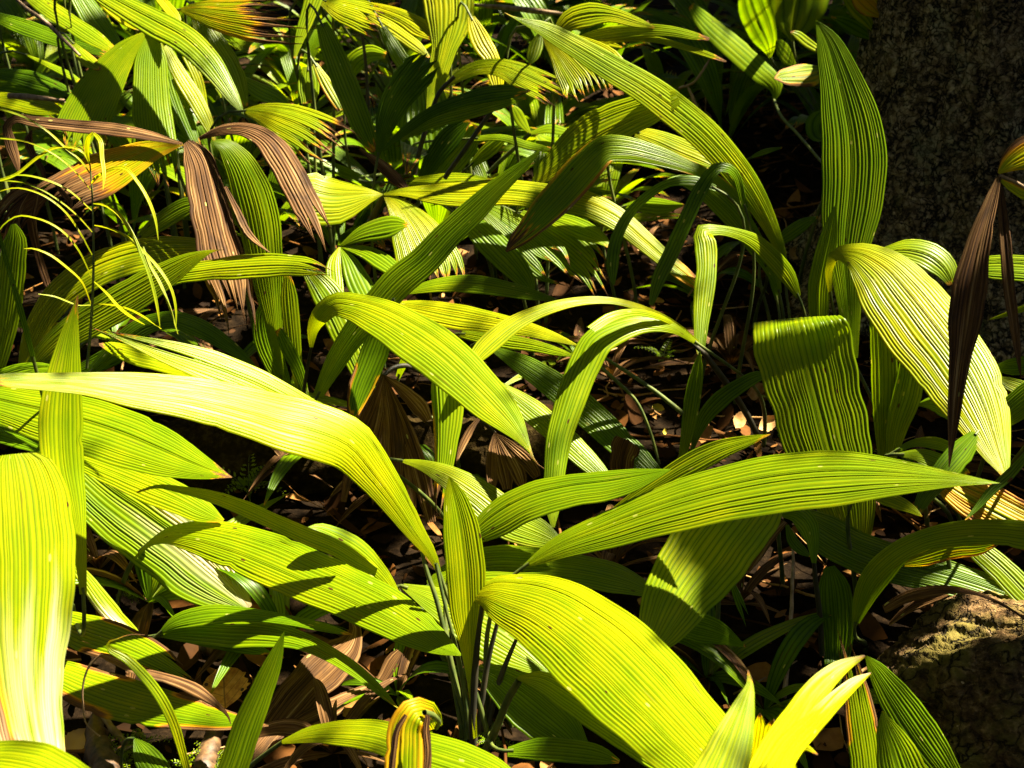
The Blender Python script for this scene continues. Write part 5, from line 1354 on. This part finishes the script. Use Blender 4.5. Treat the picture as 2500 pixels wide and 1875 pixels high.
# ------------------------------------------------------------------ litter
def litter_sheet(n, xr, yr, size, seed, hues):
    rng = np.random.default_rng(seed)
    V, F, H = [], [], []
    for k in range(n):
        x = rng.uniform(*xr); y = rng.uniform(*yr)
        a = rng.random() * 6.28
        L = size * (0.4 + 1.6 * rng.random() ** 2.2); w = L * rng.uniform(0.14, 0.55)
        z0 = float(hnoise(x, y)) + 0.004 + rng.random() * 0.022
        tilt = rng.normal(0, 0.5); roll = rng.normal(0, 0.7); cl = rng.uniform(-1, 1) * 0.8
        u = np.linspace(-1, 1, 5)[:, None]; v = np.linspace(-1, 1, 3)[None, :]
        hw = w * (1 - np.abs(u) ** 1.8) * 0.5 + 0.0008
        lx = u * L * 0.5 + 0 * v; ly = v * hw
        lz = np.abs(v) * hw * cl + (u ** 2) * L * 0.18 * rng.uniform(-0.6, 1) + lx * tilt * 0.5 + ly * roll
        ca, sa = math.cos(a), math.sin(a)
        z = np.maximum(z0 + lz, float(hnoise(x, y)) + 0.001)
        p = np.stack([x + ca * lx - sa * ly, y + sa * lx + ca * ly, z], -1).reshape(-1, 3)
        b = k * 15
        V.append(p)
        F += [(b + i * 3 + j, b + i * 3 + j + 1, b + (i + 1) * 3 + j + 1, b + (i + 1) * 3 + j) for i in range(4) for j in range(2)]
        H.append(np.full(15, rng.choice(hues) + rng.normal(0, 0.06)))
    return np.concatenate(V), np.array(F), {'hue': np.concatenate(H)}


v, f, a = litter_sheet(9000, (-1.9, 2.0), (1.25, 5.6), 0.045, 21, (0.0, 0.1, 0.2, 0.3, 0.4, 0.5, 0.6, 0.75))
lo = link('leaf_litter', new_mesh('leaf_litter', v, f, [M_LITTER], a))
tag(lo, 'brown fallen leaves and fragments covering the forest floor', 'leaf litter', kind='stuff')


def twig_litter():
    rng = np.random.default_rng(31)
    parts = []
    for k in range(700):
        x, y = rng.uniform(-1.7, 1.9), rng.uniform(1.3, 5.0)
        a = rng.random() * 3.14; L = rng.uniform(0.06, 0.30)
        n = 6; s = np.linspace(-.5, .5, n)
        P = np.stack([x + s * L * math.cos(a), y + s * L * math.sin(a), hnoise(x, y) + 0.012 + rng.random() * 0.02 + s * L * rng.normal(0, .18)], 1)
        P[:, :2] += rng.normal(0, L * .02, (n, 2))
        P[:, 2] = np.maximum(P[:, 2], hnoise(P[:, 0], P[:, 1]) + 0.004)
        v, f = tube_arrays(P, np.linspace(1, .5, n) * rng.uniform(.001, .0035), 5)
        parts.append((v, f, {'hue': np.full(len(v), rng.uniform(.25, .95))}))
    V, F, A = join_arrays(parts)
    o = link('twig_litter', new_mesh('twig_litter', V, F, [M_LITTER], A))
    tag(o, 'thin dry twigs scattered over the leaf litter', 'twigs', kind='stuff')
twig_litter()


def oval_leaf(name, label, cat, tile, x, y, d, L, w, ang, face, mat, curl=0.2, hue=0.6, rag=0.06, seed=1):
    """one fallen leaf: centre on the view, length and width in metres; ang = direction of the tip on the picture plane, face = lean of the blade back from the viewer"""
    rng = np.random.default_rng(seed)
    px, py = pix(tile, x, y)
    d = min(d, float(ground_depth(py)) - 0.02)
    C = world_at(px, py, d)
    R1 = math.cos(ang) * CR + math.sin(ang) * CU
    R2 = -math.sin(ang) * CR + math.cos(ang) * CU
    Nf = -CF
    ax = math.cos(face) * R1 + math.sin(face) * CF * np.sign(R1[2] + 1e-3)
    bx = R2
    nx = np.cross(ax, bx)
    n, m = 26, 15
    u = np.linspace(-1, 1, n)[:, None]; v = np.linspace(-1, 1, m)[None, :]
    hw = 0.5 * w * (1 - np.abs(u + 0.1 * (1 - u * u)) ** 2.2) * (1 + rag * np.sin(u * 19 + seed)) + 0.001
    hw = hw * (1 + rag * rng.normal(size=(n, 1)))
    X = u * L * 0.5 + 0 * v; Y = v * hw
    Z = curl * (np.abs(v) ** 1.5) * hw + curl * 0.3 * L * u ** 2 + 0.012 * L * np.sin(u * 5 + v * 2 + seed)
    P = C + X[..., None] * ax + Y[..., None] * bx + Z[..., None] * nx
    P[..., 2] = np.maximum(P[..., 2], 0.004)
    i = np.arange(n * m).reshape(n, m)
    q = np.stack([i[:-1, :-1], i[:-1, 1:], i[1:, 1:], i[1:, :-1]], -1).reshape(-1, 4)
    lm = np.stack([Y, X, 0 * X], -1).reshape(-1, 3)
    o = link(name, new_mesh(name, P.reshape(-1, 3), q, [mat], {'hue': np.full(n * m, hue), 'lm': lm}))
    return tag(o, label, cat)


oval_leaf('fallen_leaf', 'orange fallen leaf with dark veins and a nibbled edge propped up in the litter', 'fallen leaf', 'G', 1345, 1180, 2.22, 0.088, 0.080, 1.9, 0.85, M_ORANGE, 0.12, seed=3)
for (lab, t, x, y, L, w, a, fc, cu, hu, sd) in [
    ('curled tan dead leaf behind the tip of the pleated arching leaf', 'G', 1700, 730, .125, .05, -.25, .7, .8, .72, 5),
    ('brown oval dead leaf left of the stalks of the big bright plant', 'H', 310, 1060, .065, .032, .7, .5, .4, .62, 6),
    ('pale cupped dead leaf in the dark hollow below the long arching leaf', 'C', 830, 1530, .045, .036, 1.2, .4, .8, .95, 7),
    ('pale crumpled dead leaf beside the dark face-on striped leaf', 'F', 660, 1070, .06, .03, .5, .5, .7, .95, 8),
    ('grey ribbed dead leaf fragment left of the dark face-on striped leaf', 'F', 610, 880, .075, .04, .1, .5, .5, .85, 9),
    ('tan dead leaf lying low beside the foot of the dark slanting stalk', 'F', 500, 1050, .05, .026, 1.0, .5, .6, .88, 10),
    ('large flat brown leaf on the ground behind the folded hanging strap', 'F', 500, 170, .13, .05, -.1, 1.0, .1, .55, 11),
    ('reddish fallen leaf in the dark hollow', 'F', 510, 560, .05, .035, .4, .6, .5, .62, 12),
    ('dull brown fallen leaf in the dark hollow below the reddish one', 'F', 390, 580, .06, .035, .9, .6, .5, .5, 13),
    ('white bleached leaf scrap at the bottom left beside the hanging pale leaf', 'G', 450, 1500, .05, .03, .8, .6, .4, 1.0, 14),
    ('brown fallen leaf near the bottom edge under the folded brown frond', 'G', 1660, 1570, .06, .04, .2, .8, .4, .55, 15),
    ('tan leaf scrap on the litter between the two brown straps', 'G', 2130, 1290, .06, .03, .5, .7, .4, .8, 16)]:
    oval_leaf('fallen_leaf', lab, 'fallen leaf', t, x, y, 9, L, w, a, fc, M_LITTER, cu, hu, .025, sd)
for (lab, t, x, y, L, w, a, sd) in [
    ('small yellow fallen leaf on the dark soil of the hollow', 'E', 1990, 972, .035, .014, -.3, 21),
    ('tiny yellow leaf on the dark soil below the other yellow one', 'F', 55, 1115, .016, .010, .1, 22)]:
    o = oval_leaf('fallen_leaf', lab, 'fallen leaf', t, x, y, 9, L, w, a, .8, M_YELLOW, .3, .5, .05, sd)


def stick(name, label, cat, tile, pts, d0, d1, mat):
    P, B, W = trace(tile, pts, d0, d1)
    v, f = tube_arrays(P, W * 0.5, 9)
    rng = np.random.default_rng(len(label))
    v = v + rng.normal(0, W.mean() * .07, v.shape)
    return tag(link(name, new_mesh(name, v, f, [mat])), label, cat)


stick('stick', 'short bark-covered stick standing in the litter at the bottom left', 'stick', 'G', [(1290, 1430, 100), (1260, 1540, 125), (1225, 1660, 130), (1200, 1760, 130)], 2.16, 2.1, M_BARKSTICK)
stick('stick', 'lit piece of bark-covered stick under the dark split leaf', 'stick', 'G', [(1210, 930, 70), (1290, 945, 90), (1380, 960, 80)], 2.36, 2.34, M_BARKSTICK)
stick('withered_stalk', 'broad flaking brown dead stalk at the bottom left', 'dead stalk', 'G', [(575, 1340, 60), (570, 1440, 120), (600, 1560, 170), (640, 1680, 190), (660, 1760, 190)], 2.16, 2.08, M_BARKSTICK)
stick('withered_stalk', 'thin flaking brown stalk beside the broad one at the bottom left', 'dead stalk', 'G', [(620, 1350, 30), (690, 1440, 44), (760, 1520, 40)], 2.14, 2.12, M_DRY)
stick('twig', 'long pale upright twig in the dark hollow at the lower right', 'twig', 'I', [(825, 295, 16), (825, 500, 20), (815, 720, 22), (800, 980, 24), (770, 1250, 30)], 2.46, 2.30, M_DRY)
stick('twig', 'thin reddish twig crossing the dark hollow below the upright twig', 'twig', 'I', [(470, 1215, 10), (600, 1150, 12), (720, 1090, 10), (850, 1015, 7)], 2.32, 2.32, M_DRY)
stick('twig', 'dry twig lying along the top of the picture above the long arching leaf', 'twig', 'B', [(880, 30, 14), (1050, 42, 22), (1250, 65, 26), (1420, 85, 14)], 4.6, 4.5, M_DRY)
stick('twig', 'thin branching dry twig in the dark upper right', 'twig', 'C', [(140, 530, 10), (230, 495, 14), (280, 430, 14), (330, 350, 10)], 3.5, 3.46, M_DRY)
stick('twig', 'short pale upright twig in the dark upper right', 'twig', 'C', [(195, 520, 14), (225, 590, 18), (260, 670, 16)], 3.5, 3.5, M_DRY)


# ------------------------------------------------------------------ small ferny weeds
def weed(label, tile, x, y, s, n, seed, d=9.0, lift=0.0):
    rng = np.random.default_rng(seed)
    px, py = pix(tile, x, y)
    d = min(d, float(ground_depth(py)) - 0.01)
    B0 = world_at(px, py, d); B0[2] = 0.0
    root = empty('fern_weed', B0, label, 'weed', 'small ferny weeds on the forest floor')
    lv, st = [], []
    for k in range(n):
        a = rng.random() * 6.28; out = s * rng.uniform(.5, 1.0)
        tip = B0 + np.array((out * math.cos(a), out * math.sin(a) * .8, s * rng.uniform(.35, .9) + lift))
        C = bezier(B0, B0 + np.array((0, 0, .5 * s + lift)), (B0 + tip) / 2 + np.array((0, 0, .4 * s + lift)), tip, 12)
        st.append((*tube_arrays(C, np.linspace(.0012, .0005, 12), 5), {}))
        T = unit(np.gradient(C, axis=0))
        for i in range(3, 12):
            side = unit(np.cross(T[i], (0, 0, 1.0)))
            for sg in (-1, 1):
                L = s * 0.20 * (1.15 - i / 14)
                for q_ in (0.45, 0.75, 1.0):
                    base = C[i] + sg * side * L * q_ * .8
                    dirv = unit(sg * side * rng.uniform(.3, 1) + T[i] * rng.uniform(.3, 1) + np.array((0, 0, rng.normal(0, .25))))
                    w = unit(np.cross(dirv, (0.1, 0, 1.0)))
                    l = L * .5
                    p = np.array([base - dirv * l * .2, base + dirv * l * .4 + w * l * .3, base + dirv * l, base + dirv * l * .4 - w * l * .3])
                    lv.append(p)
    V = np.concatenate(lv); F = np.arange(len(V)).reshape(-1, 4)
    m = len(V)
    link('foliage', new_mesh('foliage', V, F, [M_LEAF], {'wear': np.zeros(m), 'rib': np.full(m, .7), 'tone': np.full(m, .5), 'lm': V * 1.0}, smooth=False), root)
    v, f, _ = join_arrays(st)
    link('stem', new_mesh('stem', v, f, [M_STEM]), root)


for k, (lab, t, x, y, s, n) in enumerate([
    ('ferny weed at the bottom left between the dead stems and the stick', 'G', 850, 1560, .06, 7),
    ('ferny weed at the bottom edge left of the small drooping leaf', 'G', 760, 1650, .05, 6),
    ('ferny weed beside the bark-covered stick at the bottom edge', 'G', 1300, 1660, .045, 6),
    ('ferny weed at the bottom edge behind the grassy blade', 'G', 1110, 1660, .045, 5),
    ('ferny weed with toothed leaflets behind the bright arching leaf at left', 'D', 1500, 1530, .10, 7),
    ('small weed on the litter right of the frayed leaf tip', 'D', 1250, 1260, .06, 5),
    ('tiny weed in the litter left of the pleated arching leaf', 'G', 790, 650, .04, 5),
    ('ferny weed at the foot of the big bright plant', 'H', 1000, 1560, .05, 5),
    ('small weed on the dark floor of the hollow', 'F', 40, 720, .07, 6),
    ('small weed in the hollow beside the grey ribbed leaf fragment', 'F', 690, 960, .045, 4)]):
    weed(lab, t, x, y, s, n, 60 + k)


# ------------------------------------------------------------------ shaded plants that fill the back of the picture
def world_plant(rng, n, size, tone):
    root = empty('understory_plant', (0, 0, 0), 'dark palm seedling half lost in the shade at the back', 'plant', 'shaded plants at the back')
    for k in range(n):
        a = 6.28 * k / n + rng.normal(0, .35)
        L = size * rng.uniform(.7, 1.2); el = rng.uniform(.7, 1.35)
        m = 16; t = np.linspace(0, 1, m)
        dv = np.array((math.cos(a), math.sin(a), 0))
        reach = L * math.cos(el) * t + L * .30 * t ** 2
        hgt = L * math.sin(el) * (t - .55 * t ** 2.2) * 1.25
        P = np.outer(reach, dv) + np.outer(hgt, (0, 0, 1.0))
        B = np.tile(unit(np.cross(dv, (0, 0, 1.0)) + rng.normal(0, .15, 3)), (m, 1))
        T = unit(np.gradient(P, axis=0)); B = unit(B - (B * T).sum(1, keepdims=True) * T)
        W = L * rng.uniform(.10, .19) * np.maximum(np.sin(np.clip((t - .12) / .88, 0, 1) ** .8 * math.pi) ** .8, .03)
        v, f, A = blade_arrays(P, B, W, np_=8, tone=tone + rng.normal(0, .12), tipw=.45, tlen=.16, rng=rng, rag=int(rng.choice((0, 0, 4))), rs=.72, wear=float(rng.choice((0, 0, .1, .3))))
        link('leaf', new_mesh('leaf', v, f, [M_LEAF], A), root)
    return root


def copy_plant(o, loc, rz, sc):
    c = o.copy(); COL.objects.link(c)
    c.location = loc; c.rotation_euler = (0, 0, rz); c.scale = (sc, sc, sc)
    for ch in list(o.children):
        d = ch.copy(); COL.objects.link(d); d.parent = c
    return c


rngp = np.random.default_rng(77)
protos = [world_plant(rngp, 9, .52, .45), world_plant(rngp, 10, .44, .55), world_plant(rngp, 8, .62, .30)]
spots = []
for k in range(64):
    for tr in range(40):
        x = rngp.uniform(-2.0, 1.5); y = rngp.uniform(3.25, 6.0)
        if abs(x) > y * .42 + .1: continue
        if x > .35 and y < 4.2: continue
        if all((x - u) ** 2 + (y - w) ** 2 > .055 for u, w in spots):
            spots.append((x, y)); break
for k, (x, y) in enumerate(spots):
    p = protos[k % 3]
    if k < 3:
        p.location = (x, y, 0)
    else:
        copy_plant(p, (x, y, 0), rngp.random() * 6.28, rngp.uniform(.75, 1.15))

# small half-withered seedlings low in the gaps between the big leaves
def gap_plant(rng):
    root = empty('withered_seedling', (0, 0, 0), 'small half-withered seedling low in the gaps between the big leaves', 'plant', 'withered seedlings in the gaps')
    for k in range(9):
        a = 6.28 * k / 9 + rng.normal(0, .4); L = .22 * rng.uniform(.5, 1.3); el = rng.uniform(.25, 1.2)
        m = 12; t = np.linspace(0, 1, m); dv = np.array((math.cos(a), math.sin(a), 0))
        P = np.outer(L * math.cos(el) * t + L * .3 * t * t, dv) + np.outer(L * math.sin(el) * (t - .75 * t ** 2) * 1.3 + .01, (0, 0, 1.0))
        P[:, 2] = np.maximum(P[:, 2], .012)
        B = np.tile(np.cross(dv, (0, 0, 1.0)) + rng.normal(0, .3, 3), (m, 1))
        T = unit(np.gradient(P, axis=0)); B = unit(B - (B * T).sum(1, keepdims=True) * T)
        W = L * rng.uniform(.08, .2) * np.maximum(np.sin(np.clip(t, 0, 1) ** .8 * math.pi) ** .8, .04)
        v, f, A = blade_arrays(P, B, W, np_=4, tone=rng.uniform(.1, .5), wear=rng.choice((0., .9, .95, .1)), tipw=.3, rng=rng)
        link('leaf', new_mesh('leaf', v, f, [M_LEAF], A), root)
    return root


gp = [gap_plant(rngp), gap_plant(rngp)]
for k, (tt_, x, y) in enumerate([('D', 1500, 1300), ('D', 1900, 1350), ('E', 300, 1500), ('E', 700, 1500), ('E', 1150, 1330), ('E', 1500, 700), ('E', 1700, 820), ('G', 900, 700), ('G', 600, 500),
                                 ('G', 1700, 900), ('G', 2000, 1600), ('H', 420, 1250), ('H', 1700, 500), ('I', 300, 1150), ('I', 500, 700), ('I', 650, 1350), ('F', 450, 750), ('F', 250, 350), ('B', 1900, 1550), ('D', 700, 600), ('D', 1150, 650), ('D', 1350, 950), ('F', 1150, 1550), ('F', 1550, 1450)]):
    P0 = on_ground(tt_, x, y)
    if k < 2: gp[k].location = P0
    else: copy_plant(gp[k % 2], P0, rngp.random() * 6.28, rngp.uniform(.6, 1.1))

for k in range(280):
    x, y = spots[rngp.integers(len(spots))]
    if x > .45: continue
    a = rngp.random() * 6.28; r = rngp.uniform(.05, .30)
    LIT.append((np.array(((x + r * math.cos(a), y + r * math.sin(a), rngp.uniform(.2, .42)),)), np.array(((1.0, 0, 0),)), np.array((rngp.uniform(.08, .22),))))
# dapples on the trunk
for k in range(26):
    z = rngp.uniform(.1, .85); a = rngp.uniform(-1.7, -.2)
    LIT.append((np.array(((TC[0] + TR * math.cos(a), TC[1] + TR * math.sin(a), z),)), np.array(((0, 0, 1.0),)), np.array((rngp.uniform(.04, .14),))))
shade('I', 600, 900, 2.4, 330)
shade('B', 1420, 1150, 2.95, 230)
build_crown()
